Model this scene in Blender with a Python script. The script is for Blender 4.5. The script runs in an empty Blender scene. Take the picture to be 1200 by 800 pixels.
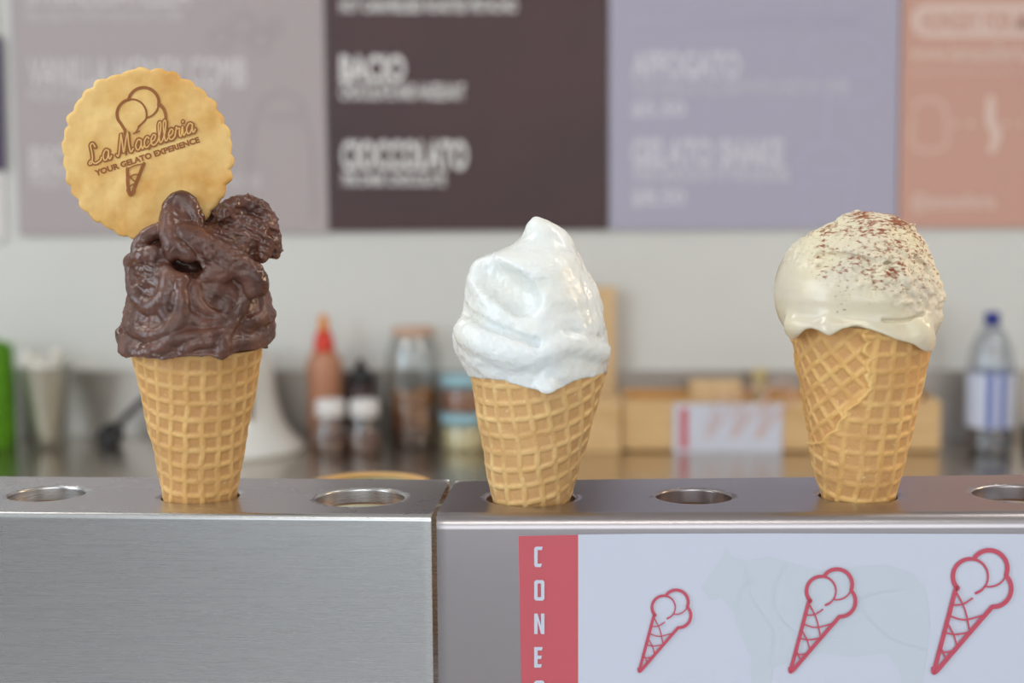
import bpy, bmesh, math, random
import mathutils.geometry as mgeo
import numpy as np
from mathutils import Vector, Matrix, noise as mnoise

random.seed(7); np.random.seed(7)
S = bpy.context.scene
COL = S.collection
R = math.radians

# ------------------------------------------------------------------ camera
F = 1750.0
CAMZ = 1.32
PITCH, YAW, ROLL = 5.7, 3.8, -0.45
CAM = Vector((0, 0, CAMZ))
ROT = Matrix.Rotation(R(YAW), 3, 'Z') @ Matrix.Rotation(R(90 - PITCH), 3, 'X') @ Matrix.Rotation(R(ROLL), 3, 'Z')
cd = bpy.data.cameras.new('camera')
cam = bpy.data.objects.new('camera', cd); COL.objects.link(cam)
cam.matrix_world = Matrix.Translation(CAM) @ ROT.to_4x4()
cd.sensor_width = 36; cd.lens = F / 1200 * 36
cd.clip_start = 0.02; cd.clip_end = 60
cd.dof.use_dof = True; cd.dof.focus_distance = 0.675; cd.dof.aperture_fstop = 6.4
S.camera = cam

# ------------------------------------------------------------------ world, lights, exposure
w = bpy.data.worlds.new('world'); S.world = w; w.use_nodes = True
bg = w.node_tree.nodes['Background']
bg.inputs[0].default_value = (0.80, 0.90, 1.0, 1); bg.inputs[1].default_value = 0.9
S.view_settings.view_transform = 'Standard'
S.view_settings.look = 'None'
S.view_settings.exposure = 0.0
S.view_settings.gamma = 1.0
S.view_settings.use_curve_mapping = False

def area(name, loc, target, sx, sy, power, col):
    l = bpy.data.lights.new(name, 'AREA'); l.shape = 'RECTANGLE'; l.size = sx; l.size_y = sy
    l.energy = power; l.color = col
    o = bpy.data.objects.new(name, l); COL.objects.link(o); o.location = loc
    d = Vector(target) - Vector(loc)
    o.rotation_euler = d.to_track_quat('-Z', 'Y').to_euler()
    return o
area('window_daylight', (-2.9, -0.6, 1.9), (0, 0.9, 1.25), 2.2, 1.7, 52, (0.80, 0.91, 1.0))
area('shopfront_daylight', (0.6, -3.8, 1.9), (0, 1.0, 1.2), 4.2, 2.2, 66, (0.93, 0.97, 1.0))
for lx, ly in ((-1.5, 0.9), (1.3, 0.9), (0.0, -1.0)):
    area('ceiling_lamp_light', (lx, ly, 2.72), (lx, ly, 0), 1.2, 0.35, 12, (1.0, 0.96, 0.90))
area('warm_lamp_light', (1.35, 0.95, 1.75), (0.1, 0.7, 1.25), 0.3, 0.3, 5.5, (1.0, 0.72, 0.42))

# ------------------------------------------------------------------ projection helpers (real positions measured from the photograph)
def ray(x, y):
    return ROT @ Vector(((x - 600) / F, -(y - 400) / F, -1))
def on_z(x, y, z):
    d = ray(x, y); return CAM + d * ((z - CAM.z) / d.z)
def dep(p): return -(ROT.transposed() @ (p - CAM)).z
def on_plane(x, y, p, n):
    d = ray(x, y); return CAM + d * ((p - CAM).dot(n) / d.dot(n))
def on_y(x, y, Y):
    return on_plane(x, y, Vector((0, Y, 0)), Vector((0, 1, 0)))

# ------------------------------------------------------------------ object helpers
def link(o, parent=None):
    COL.objects.link(o)
    if parent: o.parent = parent
    return o
def tag(o, label=None, cat=None, group=None, kind=None):
    if label: o['label'] = label
    if cat: o['category'] = cat
    if group: o['group'] = group
    if kind: o['kind'] = kind
    return o
def thing(name, loc, label, cat, group=None, rot=None):
    o = bpy.data.objects.new(name, None); o.location = loc
    o.empty_display_size = 0.02
    if rot is not None: o.rotation_euler = rot
    link(o); tag(o, label, cat, group); return o
def mesh_obj(name, verts, faces, mat, parent=None, smooth=True, label=None, kind=None):
    me = bpy.data.meshes.new(name)
    me.from_pydata([tuple(v) for v in verts], [], [tuple(f) for f in faces]); me.update()
    if smooth: me.shade_smooth()
    me.materials.append(mat)
    o = bpy.data.objects.new(name, me); link(o, parent)
    if label: o['label'] = label
    if kind: o['kind'] = kind
    return o
def np_mesh(name, V, Q, mat, parent=None):
    me = bpy.data.meshes.new(name)
    me.vertices.add(len(V)); me.vertices.foreach_set('co', np.asarray(V, np.float32).ravel())
    k = Q.shape[1]
    me.loops.add(len(Q) * k); me.loops.foreach_set('vertex_index', np.asarray(Q, np.int32).ravel())
    me.polygons.add(len(Q)); me.polygons.foreach_set('loop_start', np.arange(0, len(Q) * k, k, dtype=np.int32))
    me.polygons.foreach_set('loop_total', np.full(len(Q), k, dtype=np.int32))
    me.update(calc_edges=True); me.validate(); me.shade_smooth()
    me.materials.append(mat)
    o = bpy.data.objects.new(name, me); link(o, parent); return o
def bm_obj(name, bm, mat, parent=None, smooth=False, bevel=0, label=None, kind=None):
    me = bpy.data.meshes.new(name)
    bmesh.ops.recalc_face_normals(bm, faces=bm.faces)
    bm.to_mesh(me); bm.free()
    if smooth: me.shade_smooth()
    me.materials.append(mat)
    o = bpy.data.objects.new(name, me); link(o, parent)
    if bevel:
        b = o.modifiers.new('bevel', 'BEVEL'); b.width = bevel; b.segments = 3; b.limit_method = 'ANGLE'
    if label: o['label'] = label
    if kind: o['kind'] = kind
    return o
def box_bm(x0, x1, y0, y1, z0, z1, bm=None):
    bm = bm or bmesh.new()
    vs = [bm.verts.new(p) for p in ((x0,y0,z0),(x1,y0,z0),(x1,y1,z0),(x0,y1,z0),(x0,y0,z1),(x1,y0,z1),(x1,y1,z1),(x0,y1,z1))]
    for f in ((0,3,2,1),(4,5,6,7),(0,1,5,4),(1,2,6,5),(2,3,7,6),(3,0,4,7)): bm.faces.new([vs[i] for i in f])
    return bm
def lathe(name, prof, mat, parent=None, n=48, s=1.0, label=None, closed=False, off=(0,0,0)):
    V = []; Fc = []
    m = len(prof)
    for (r, z) in prof:
        for i in range(n):
            a = 2 * math.pi * i / n
            V.append((off[0] + r * s * math.cos(a), off[1] + r * s * math.sin(a), off[2] + z * s))
    for j in range(m - 1 if not closed else m):
        k = (j + 1) % m
        for i in range(n):
            i2 = (i + 1) % n
            Fc.append((j*n+i, j*n+i2, k*n+i2, k*n+i))
    if not closed:
        if prof[0][0] > 1e-6: Fc.append(tuple(range(n))[::-1])
        if prof[-1][0] > 1e-6: Fc.append(tuple((m-1)*n+i for i in range(n)))
    return mesh_obj(name, V, Fc, mat, parent, True, label)
def spline(P, sub=8, closed=False):
    P = [np.array(p, float) for p in P]; n = len(P); out = []
    rng = range(n if closed else n - 1)
    for i in rng:
        p0 = P[(i-1) % n] if closed or i > 0 else P[0]
        p1 = P[i]; p2 = P[(i+1) % n]
        p3 = P[(i+2) % n] if closed or i + 2 < n else P[-1]
        for k in range(sub):
            t = k / sub
            out.append(0.5 * ((2*p1) + (-p0+p2)*t + (2*p0-5*p1+4*p2-p3)*t*t + (-p0+3*p1-3*p2+p3)*t**3))
    if not closed: out.append(P[-1])
    return out
def tube(name, P, rad, mat, parent=None, n=10, label=None):
    V = []; Fc = []; m = len(P)
    up = Vector((0, 0, 1))
    for j, p in enumerate(P):
        p = Vector(p)
        t = (Vector(P[min(j+1, m-1)]) - Vector(P[max(j-1, 0)])).normalized()
        a = t.cross(up)
        if a.length < 1e-3: a = t.cross(Vector((1, 0, 0)))
        a.normalize(); b = a.cross(t)
        r = rad[j] if hasattr(rad, '__len__') else rad
        for i in range(n):
            q = 2*math.pi*i/n
            V.append(p + a*(r*math.cos(q)) + b*(r*math.sin(q)))
    for j in range(m-1):
        for i in range(n):
            Fc.append((j*n+i, j*n+(i+1)%n, (j+1)*n+(i+1)%n, (j+1)*n+i))
    Fc.append(tuple(range(n))[::-1]); Fc.append(tuple((m-1)*n+i for i in range(n)))
    return mesh_obj(name, V, Fc, mat, parent, True, label)

# ------------------------------------------------------------------ materials
def lin(c):
    return tuple(((v/255)/12.92 if v/255 <= 0.04045 else ((v/255+0.055)/1.055)**2.4) for v in c)
def principled(name, rgb, rough=0.5, metal=0.0, **kw):
    m = bpy.data.materials.new(name); m.use_nodes = True
    b = m.node_tree.nodes['Principled BSDF']
    b.inputs['Base Color'].default_value = (*lin(rgb), 1)
    b.inputs['Roughness'].default_value = rough; b.inputs['Metallic'].default_value = metal
    for k, v in kw.items():
        b.inputs[k.replace('_', ' ')].default_value = v
    return m
def nodes(m):
    nt = m.node_tree; return nt, nt.nodes, nt.links, nt.nodes['Principled BSDF']
def noise_var(m, c1, c2, scale=5, detail=6, lo=0.35, hi=0.65, stretch=None, bump=0, bscale=None, dist=0.001, coord='Object', rough=0.5):
    nt, N, L, b = nodes(m)
    tc = N.new('ShaderNodeTexCoord'); mp = N.new('ShaderNodeMapping')
    L.new(tc.outputs[coord], mp.inputs[0])
    if stretch: mp.inputs['Scale'].default_value = stretch
    nz = N.new('ShaderNodeTexNoise'); nz.inputs['Scale'].default_value = scale; nz.inputs['Detail'].default_value = detail
    nz.inputs['Roughness'].default_value = rough
    L.new(mp.outputs[0], nz.inputs['Vector'])
    cr = N.new('ShaderNodeValToRGB'); cr.color_ramp.elements[0].position = lo; cr.color_ramp.elements[1].position = hi
    cr.color_ramp.elements[0].color = (*lin(c1), 1); cr.color_ramp.elements[1].color = (*lin(c2), 1)
    L.new(nz.outputs['Fac'], cr.inputs[0]); L.new(cr.outputs[0], b.inputs['Base Color'])
    if bump:
        n2 = N.new('ShaderNodeTexNoise'); n2.inputs['Scale'].default_value = bscale or scale; n2.inputs['Detail'].default_value = 5
        L.new(mp.outputs[0], n2.inputs['Vector'])
        bp = N.new('ShaderNodeBump'); bp.inputs['Strength'].default_value = bump; bp.inputs['Distance'].default_value = dist
        L.new(n2.outputs['Fac'], bp.inputs['Height']); L.new(bp.outputs[0], b.inputs['Normal'])
    return m
def thin_glass(name, tint=(255,255,255), refl=0.12, rough=0.03):
    m = bpy.data.materials.new(name); m.use_nodes = True
    N = m.node_tree.nodes; L = m.node_tree.links; N.clear()
    out = N.new('ShaderNodeOutputMaterial'); mx = N.new('ShaderNodeMixShader')
    t = N.new('ShaderNodeBsdfTransparent'); t.inputs[0].default_value = (*lin(tint), 1)
    g = N.new('ShaderNodeBsdfGlossy'); g.inputs['Roughness'].default_value = rough
    fr = N.new('ShaderNodeLayerWeight'); fr.inputs[0].default_value = 0.35
    mt = N.new('ShaderNodeMath'); mt.operation = 'MULTIPLY_ADD'; mt.inputs[1].default_value = 0.6; mt.inputs[2].default_value = refl
    L.new(fr.outputs['Facing'], mt.inputs[0]); L.new(mt.outputs[0], mx.inputs[0])
    L.new(t.outputs[0], mx.inputs[1]); L.new(g.outputs[0], mx.inputs[2]); L.new(mx.outputs[0], out.inputs[0])
    return m
def steel(name, rgb, rough, brush=0.25, sc=(3, 3, 350)):
    m = principled(name, rgb, rough, 1.0)
    nt, N, L, b = nodes(m)
    tc = N.new('ShaderNodeTexCoord'); mp = N.new('ShaderNodeMapping'); mp.inputs['Scale'].default_value = sc
    L.new(tc.outputs['Object'], mp.inputs[0])
    nz = N.new('ShaderNodeTexNoise'); nz.inputs['Scale'].default_value = 4; nz.inputs['Detail'].default_value = 4
    L.new(mp.outputs[0], nz.inputs['Vector'])
    mr = N.new('ShaderNodeMapRange'); mr.inputs['To Min'].default_value = rough - 0.02; mr.inputs['To Max'].default_value = rough + 0.03
    L.new(nz.outputs['Fac'], mr.inputs['Value']); L.new(mr.outputs[0], b.inputs['Roughness'])
    bp = N.new('ShaderNodeBump'); bp.inputs['Strength'].default_value = brush; bp.inputs['Distance'].default_value = 0.00006
    L.new(nz.outputs['Fac'], bp.inputs['Height']); L.new(bp.outputs[0], b.inputs['Normal'])
    return m

M = {}
M['wall'] = noise_var(principled('wall paint', (215,215,211), 0.6), (212,212,208), (218,218,214), 3)
M['ceiling'] = principled('ceiling paint', (228,228,227), 0.7)
M['side'] = principled('side wall paint', (204,203,202), 0.7)
M['floor'] = noise_var(principled('floor tile', (178,176,178), 0.45), (170,168,170), (186,184,184), 4)
M['trim'] = principled('white trim', (236,234,230), 0.35)
M['counter_steel'] = steel('counter steel', (205,196,184), 0.24, 0.05, (40,3,3))
M['splash_steel'] = steel('splashback steel', (178,172,166), 0.42, 0.05)
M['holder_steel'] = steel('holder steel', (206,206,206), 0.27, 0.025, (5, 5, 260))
M['holder_steel_dimmed'] = steel('holder steel painted dimmer', (172,166,168), 0.30, 0.015, (5, 5, 260))  # right unit: same steel, its darker floor reflection painted into the base colour
M['collar'] = principled('polished collar', (215,208,196), 0.12, 1.0)
M['cabinet'] = principled('cabinet laminate', (215,212,206), 0.45)
M['wood_counter'] = noise_var(principled('counter timber', (205,150,95), 0.4), (188,132,80), (216,165,110), 6, stretch=(1,12,12))
M['bamboo'] = noise_var(principled('pale timber', (212,176,124), 0.5), (204,166,112), (222,188,140), 8, stretch=(1.2,8,14))
M['bamboo2'] = noise_var(principled('pale timber upright', (214,180,136), 0.5), (208,174,128), (224,192,148), 8, stretch=(10,8,1.5))
M['orange_wood'] = principled('orange timber', (212,158,92), 0.5)
def plain(name, rgb, rough=0.5, **k):
    M[name] = principled(name, rgb, rough, **k); return M[name]
plain('board_grey', (176,165,166), 0.55); plain('board_brown', (68,46,48), 0.5); plain('board_lilac', (174,170,190), 0.55)
plain('board_peach', (205,158,142), 0.55); plain('board_dark', (70,55,85), 0.5)
noise_var(M['board_brown'], (62,44,46), (84,52,54), 2.5, lo=0.3, hi=0.75)
plain('print_white', (224,222,220), 0.6); plain('print_grey', (212,207,206), 0.6); plain('print_greyw', (226,222,221), 0.6)
plain('print_lilac', (208,206,216), 0.6); plain('print_lilac_faint', (180,177,200), 0.6); plain('print_grey_faint', (166,156,158), 0.6)
plain('print_peach', (224,198,186), 0.6); plain('print_peach_faint', (214,176,162), 0.6); plain('print_brown_faint', (92,60,60), 0.6)
plain('paper', (205,209,224), 0.5); plain('paper_red', (200,88,98), 0.5); plain('icon_red', (196,78,98), 0.5)
plain('cow_tint', (199,206,217), 0.5); plain('cow_line', (208,216,226), 0.5)
plain('white_plastic', (232,230,226), 0.35); plain('white_gloss', (226,226,222), 0.22); plain('black', (26,26,30), 0.4)
plain('green', (116,186,30), 0.6); plain('green_core', (84,140,22), 0.8)
plain('red_cap', (214,52,28), 0.35); plain('orange_tip', (226,140,50), 0.35)
plain('sauce', (186,130,100), 0.35); plain('brown_food', (110,66,48), 0.6); plain('caramel', (176,112,50), 0.6)
plain('cookie', (150,84,40), 0.7); plain('cream', (226,210,160), 0.5); plain('blue_lid', (150,188,200), 0.4)
plain('blue_cap', (34,48,140), 0.35); plain('label_blue', (60,84,170), 0.4); plain('label_white', (206,212,232), 0.4)
plain('tub_green', (214,216,186), 0.5); plain('tan_rim', (214,170,110), 0.5); plain('dark_syrup', (62,44,44), 0.3)
plain('lid_brass', (204,170,148), 0.4); plain('spoon', (236,232,224), 0.4); plain('paper_cream', (240,236,222), 0.7); plain('kraft', (206,180,140), 0.7)
M['glass'] = thin_glass('clear glass', (240,243,243), 0.10)
M['pet'] = thin_glass('clear plastic', (236,240,246), 0.10, 0.08)
M['cup_plastic'] = thin_glass('frosted cup plastic', (240,238,230), 0.25, 0.4)

# ------------------------------------------------------------------ levels and room shell
ZC = 0.90                                     # back counter height
HT = 1.181                                    # holder top height
YW = on_z(386, 512, ZC).y                     # back wall face
XL, XR, YF, ZH = -3.0, 3.0, -4.0, 2.8
def struct(name, bm, mat, label=None, bevel=0):
    o = bm_obj(name, bm, mat, None, bevel=bevel); o['kind'] = 'structure'; return o
struct('wall_back', box_bm(XL-.1, XR+.1, YW, YW+.12, 0, ZH), M['wall'])
struct('floor', box_bm(XL-.1, XR+.1, YF-.1, YW+.12, -.1, 0), M['floor'])
struct('ceiling', box_bm(XL-.1, XR+.1, YF-.1, YW+.12, ZH, ZH+.1), M['ceiling'])
struct('wall_right', box_bm(XR, XR+.1, YF, YW, 0, ZH), M['side'])
# left wall with a window opening, front wall with a wide shop window
def holed(name, horiz, lo, hi, a0, a1, z0, z1, t0, t1, mat):
    bm = bmesh.new()
    for (p, q, r, s_) in ((lo, a0, 0, ZH), (a1, hi, 0, ZH), (a0, a1, 0, z0), (a0, a1, z1, ZH)):
        if horiz: box_bm(p, q, t0, t1, r, s_, bm)
        else: box_bm(t0, t1, p, q, r, s_, bm)
    struct(name, bm, mat)
holed('wall_left', False, YF, YW, -1.7, 0.5, 1.05, 2.5, XL-.1, XL, M['side'])
holed('wall_front', True, XL, XR, -1.6, 2.7, 0.6, 2.5, YF-.1, YF, M['side'])
def window(n, pts, horiz, pos):
    a0, a1, z0, z1 = pts
    bm = bmesh.new(); t = 0.05
    for (p, q, r, s_) in ((a0, a0+t, z0, z1), (a1-t, a1, z0, z1), (a0, a1, z0, z0+t), (a0, a1, z1-t, z1), ((a0+a1)/2-.02, (a0+a1)/2+.02, z0, z1)):
        if horiz: box_bm(p, q, pos-.08, pos-.02, r, s_, bm)
        else: box_bm(pos-.08, pos-.02, p, q, r, s_, bm)
    wdo = struct('window_%d' % n, bm, M['trim'])
    bm = box_bm(a0, a1, pos-.055, pos-.05, z0, z1) if horiz else box_bm(pos-.055, pos-.05, a0, a1, z0, z1)
    bm_obj('pane', bm, M['glass'], wdo)
window(1, (-1.7, 0.5, 1.05, 2.5), False, XL)
window(2, (-1.6, 2.7, 0.6, 2.5), True, YF)

# splashback and back counter
zs = on_y(740, 434, YW - .012).z
o = struct('trim_1', box_bm(-1.9, 1.9, YW-.012, YW-.0005, ZC+.0005, zs), M['splash_steel'], bevel=.001)
bc = thing('back_counter', (0, YW-.3, 0), 'long stainless steel worktop against the white back wall', 'counter')
bm_obj('worktop', box_bm(-1.9, 1.9, -.32, .299, ZC-.04, ZC), M['counter_steel'], bc, bevel=.003)
bm_obj('cabinet_body', box_bm(-1.88, 1.88, -.28, .298, 0.1, ZC-.041), M['cabinet'], bc)
bm_obj('plinth', box_bm(-1.85, 1.85, -.22, .29, 0.0, 0.1), M['black'], bc)
for k in range(6):
    x0 = -1.87 + k*.625
    d = bm_obj('door', box_bm(x0, x0+.61, -.3, -.2805, .12, ZC-.06), M['cabinet'], bc, bevel=.002)
    bm_obj('handle', box_bm(x0+.25, x0+.36, -.315, -.3005, ZC-.12, ZC-.105), M['holder_steel'], d)

# front serving counter that carries the holders
CZ = HT - 0.12
fc = thing('serving_counter', (0.05, .8, 0), 'pale timber serving counter beneath the steel cone holders', 'counter')
bm_obj('worktop', box_bm(-1.2, 1.2, -.155, .34, CZ-.04, CZ), M['wood_counter'], fc, bevel=.003)
bm_obj('counter_body', box_bm(-1.15, 1.15, -.14, .3, 0, CZ-.041), M['cabinet'], fc)

# ------------------------------------------------------------------ text and stroke helpers
def text_mesh(body, bold=0.0, shear=0.0, res=3):
    c = bpy.data.curves.new('t', 'FONT'); c.body = body; c.offset = bold; c.shear = shear; c.resolution_u = res
    c.fill_mode = 'FRONT'
    o = bpy.data.objects.new('t', c); COL.objects.link(o)
    dg = bpy.context.evaluated_depsgraph_get()
    me = bpy.data.meshes.new_from_object(o.evaluated_get(dg))
    bpy.data.objects.remove(o); bpy.data.curves.remove(c)
    n = len(me.vertices); co = np.zeros(n*3); me.vertices.foreach_get('co', co); co = co.reshape(-1, 3)
    Fc = [tuple(p.vertices) for p in me.polygons]
    bpy.data.meshes.remove(me)
    co[:, 0] -= co[:, 0].min(); co[:, 1] -= co[:, 1].min()
    co[:, 0] /= max(co[:, 0].max(), 1e-6); co[:, 1] /= max(co[:, 1].max(), 1e-6)
    return co[:, :2], Fc
def text_on(name, body, box, mapper, mat, parent, bold=0.02, shear=0.0):
    """box in photo pixels x0,x1,ytop,ybottom (a line may be tilted: ybottom as a pair)"""
    uv, Fc = text_mesh(body, bold, shear)
    x0, x1, y0, y1 = box
    V = [mapper(x0 + u*(x1-x0), y1 + v*(y0-y1)) for u, v in uv]
    return mesh_obj(name, V, Fc, mat, parent, False)
def stroke_geo(P, wd, V, Fc, mapper, caps=True):
    P = [np.array(p, float) for p in P]
    if hasattr(wd, '__len__'): wd = np.interp(np.linspace(0, 1, len(P)), np.linspace(0, 1, len(wd)), wd)
    if np.hypot(*(P[0]-P[-1])) < 4 and len(P) > 20: caps = False; P = P[:-2]
    n = len(P); b = len(V)
    for i, p in enumerate(P):
        t = P[min(i+1, n-1)] - P[max(i-1, 0)]; L = np.hypot(*t); t = t/(L or 1)
        nn = np.array([-t[1], t[0]]); ww = (wd[i] if hasattr(wd, '__len__') else wd)/2
        V.append(mapper(*(p + nn*ww))); V.append(mapper(*(p - nn*ww)))
    for i in range(n-1): Fc.append((b+2*i, b+2*i+1, b+2*i+3, b+2*i+2))
    if caps:
        for e in (0, n-1):
            ww = (wd[e] if hasattr(wd, '__len__') else wd)/2; k = len(V)
            t = (P[1]-P[0]) if e == 0 else (P[n-2]-P[n-1]); a0 = math.atan2(-t[1], -t[0])
            for q in range(1, 6): V.append(mapper(P[e][0]+ww*math.cos(a0-math.pi/2+q*math.pi/6), P[e][1]+ww*math.sin(a0-math.pi/2+q*math.pi/6)))
            ends = (b, b+1) if e == 0 else (b+2*(n-1)+1, b+2*(n-1))
            Fc.append((ends[1],) + tuple(range(k, k+5))[::-1] + (ends[0],) if False else (ends[0],) + tuple(range(k, k+5)) + (ends[1],))
def strokes(name, items, mapper, mat, parent, label=None):
    V = []; Fc = []
    p0 = mapper(600, 400); nv = (mapper(600, 500)-p0).cross(mapper(700, 400)-p0).normalized()
    if nv.y > 0: nv = -nv
    for it, (P, wd) in enumerate(items):
        lift = nv*(.00005*it)
        mp_ = (lambda L_: (lambda x, y: mapper(x, y)+L_))(lift)
        stroke_geo(spline(P, 8) if len(P) > 2 else [np.array(P[0])*(1-t)+np.array(P[1])*t for t in np.linspace(0, 1, 12)], wd, V, Fc, mp_)
    return mesh_obj(name, V, Fc, mat, parent, False, label)
def poly_on(name, P, mapper, mat, parent, label=None):
    V = [mapper(*p) for p in P]
    o = mesh_obj(name, V, [tuple(range(len(V)))], mat, parent, False, label); return o
def rel(parent, fn):
    inv = parent.matrix_basis.inverted()
    return lambda x, y: inv @ fn(x, y)

# ------------------------------------------------------------------ menu boards on the back wall
BY = YW - 0.010
def board(x0b, x1b, yb, mat, label, xt=None):
    p0 = on_y(x0b, yb, BY); p1 = on_y(x1b, yb, BY)
    zb = (p0.z + p1.z)/2
    t = thing('menu_board', ((p0.x+p1.x)/2, BY, zb), label, 'menu board', 'menu boards on the back wall')
    wd = (p1.x - p0.x)
    bm_obj('panel', box_bm(-wd/2, wd/2, 0, .0098, 0, 0.78), mat, t, bevel=.001)
    t['_off'] = 0
    bpy.context.view_layer.update()
    return t, rel(t, lambda x, y: on_y(x, y, BY - .0006))
b1, m1 = board(22, 384.5, 274, M['board_grey'], 'grey menu board with pale lettering behind the wafer disc')
text_on('lettering', 'STRACCIATELLA', (32, 222, -22, 6), m1, M['print_greyw'], b1, 0)
text_on('lettering', 'VANILLA HONEY COMB', (34, 288, 68, 102), m1, M['print_greyw'], b1, 0)
text_on('lettering', 'FIOR DI LATTE AND HONEYCOMB', (34, 255, 105, 118), m1, M['print_grey'], b1, 0)
text_on('lettering', 'MILK GELATO WITH CHOCOLATE CHIPS', (30, 214, 12, 25), m1, M['print_grey'], b1, 0)
text_on('lettering', 'BISCOTTO', (36, 140, 172, 204), m1, M['print_greyw'], b1, 0)
text_on('lettering', 'MILK GELATO WITH BISCUIT PIECES', (37, 306, 205, 220), m1, M['print_grey'], b1, 0)
# faint milk can and bubbles drawing
strokes('can_drawing', [([(305,135),(305,120),(330,108),(352,120),(352,135),(305,137)], 4), ([(300,140),(292,180),(290,255)], 4), ([(357,140),(366,180),(368,255)], 4),
                    ], m1, M['print_grey_faint'], b1)
strokes('bubble_drawing', [([(cx+r*math.cos(a), cy+r*math.sin(a)) for a in np.linspace(0, 6.28, 12)], 3) for cx, cy, r in ((258,45,12),(285,30,14),(305,48,12),(322,32,8))],
        m1, M['print_grey_faint'], b1)
b2, m2 = board(387, 712.5, 270, M['board_brown'], 'dark brown menu board with white lettering left of centre')
text_on('lettering', 'HOT CARAMELISED ROASTED PISTACHIO', (398, 606, -1, 15), m2, M['print_white'], b2, .03)
text_on('lettering', 'BACIO', (398, 475, 64, 97), m2, M['print_white'], b2, .04)
text_on('lettering', 'CHOCOLATE AND HAZELNUT', (398, 545, 98, 117), m2, M['print_white'], b2, .03)
text_on('lettering', 'CIOCCOLATO', (400, 548, 164, 200), m2, M['print_white'], b2, .04)
text_on('lettering', '70% DARK CHOCOLATE', (400, 522, 203, 218), m2, M['print_white'], b2, .03)
b3, m3 = board(714.5, 1050.5, 268, M['board_lilac'], 'lilac menu board with pale lettering and cup outlines')
text_on('lettering', 'AFFOGATO', (740, 868, 60, 92), m3, M['print_lilac'], b3, .04)
text_on('lettering', 'YOUR CHOICE OF ICE CREAM WITH A SHOT OF COFFEE', (740, 995, 93, 111), m3, M['print_lilac'], b3, 0)
text_on('lettering', '$5.50', (740, 803, 118, 139), m3, M['print_lilac'], b3, .03)
text_on('lettering', 'GELATO SHAKE', (740, 918, 162, 196), m3, M['print_lilac'], b3, .04)
text_on('lettering', 'YOUR CHOICE OF UP TO TWO FLAVOURS', (740, 925, 197, 212), m3, M['print_lilac'], b3, .03)
text_on('lettering', '$8.50', (740, 803, 221, 243), m3, M['print_lilac'], b3, .03)
strokes('dotted_line', [([(x, 22), (x+5, 27)], 4) for x in range(742, 1008, 10)], m3, M['print_lilac_faint'], b3)
strokes('cup_drawing', [([(962,40),(938,62),(958,80),(1020,85),(1032,60),(1005,40),(962,40)], 4), ([(955,80),(965,112),(1005,122),(1028,112),(1026,80)], 4),
                    ], m3, M['print_lilac_faint'], b3)
strokes('shake_drawing', [([(970,120),(967,168)], 5), ([(935,198),(945,175),(970,168),(992,175),(1003,198),(935,200)], 4), ([(937,200),(948,268)], 4), ([(1001,200),(990,262)], 4),
                    ([(940,212),(968,218),(998,212)], 4)], m3, M['print_lilac_faint'], b3)
b4, m4 = board(1053, 1392, 266, M['board_peach'], 'peach menu board with white pill shape at right edge')
pill = [(1086+18*math.cos(a), 24.5-20*math.sin(a)) for a in np.linspace(math.pi/2, 3*math.pi/2, 14)] + [(1345+18*math.cos(a), 24.5-20*math.sin(a)) for a in np.linspace(-math.pi/2, math.pi/2, 14)]
poly_on('pill_shape', pill, m4, M['print_peach'], b4)
m4b = rel(b4, lambda x, y: on_y(x, y, BY - .0012))
text_on('lettering', 'HUNGRY FOR MORE', (1080, 1235, 13, 37), m4b, M['board_peach'], b4, .03)
text_on('lettering', 'www.lamacelleria.com.au', (1067, 1262, 50, 72), m4, M['print_peach'], b4, .01)
strokes('dotted_line', [([(x, 82), (x+5, 87)], 4) for x in range(1070, 1370, 10)], m4, M['print_peach_faint'], b4)
strokes('tin_drawing', [([(1070,130),(1078,118),(1098,118),(1108,130),(1110,165),(1098,175),(1078,175),(1068,165),(1070,130)], 7)], m4, M['print_peach_faint'], b4)
for x in (1119, 1137, 1179, 1197): poly_on('dot', [(x+5*math.cos(a), 145-5*math.sin(a)) for a in np.linspace(0, 5.76, 12)], m4, M['print_peach_faint'], b4)
strokes('tap_drawing', [([(1161,116),(1161,143),(1168,158),(1162,176)], [9,12,11,8]), ([(1148,149),(1161,143),(1174,149)], 9)][:1], m4, M['print_peach'], b4)
text_on('lettering', '@lamacelleria', (1068, 1166, 226, 249), m4, M['print_peach'], b4, .02)
b5, m5 = board(-300, 6.0, 282, M['print_white'], 'white notice board with dark purple print at left edge')
poly_on('purple_print', [(-200, 48), (2, 42), (7, 200), (-200, 205)], m5, M['board_dark'], b5)

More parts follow.
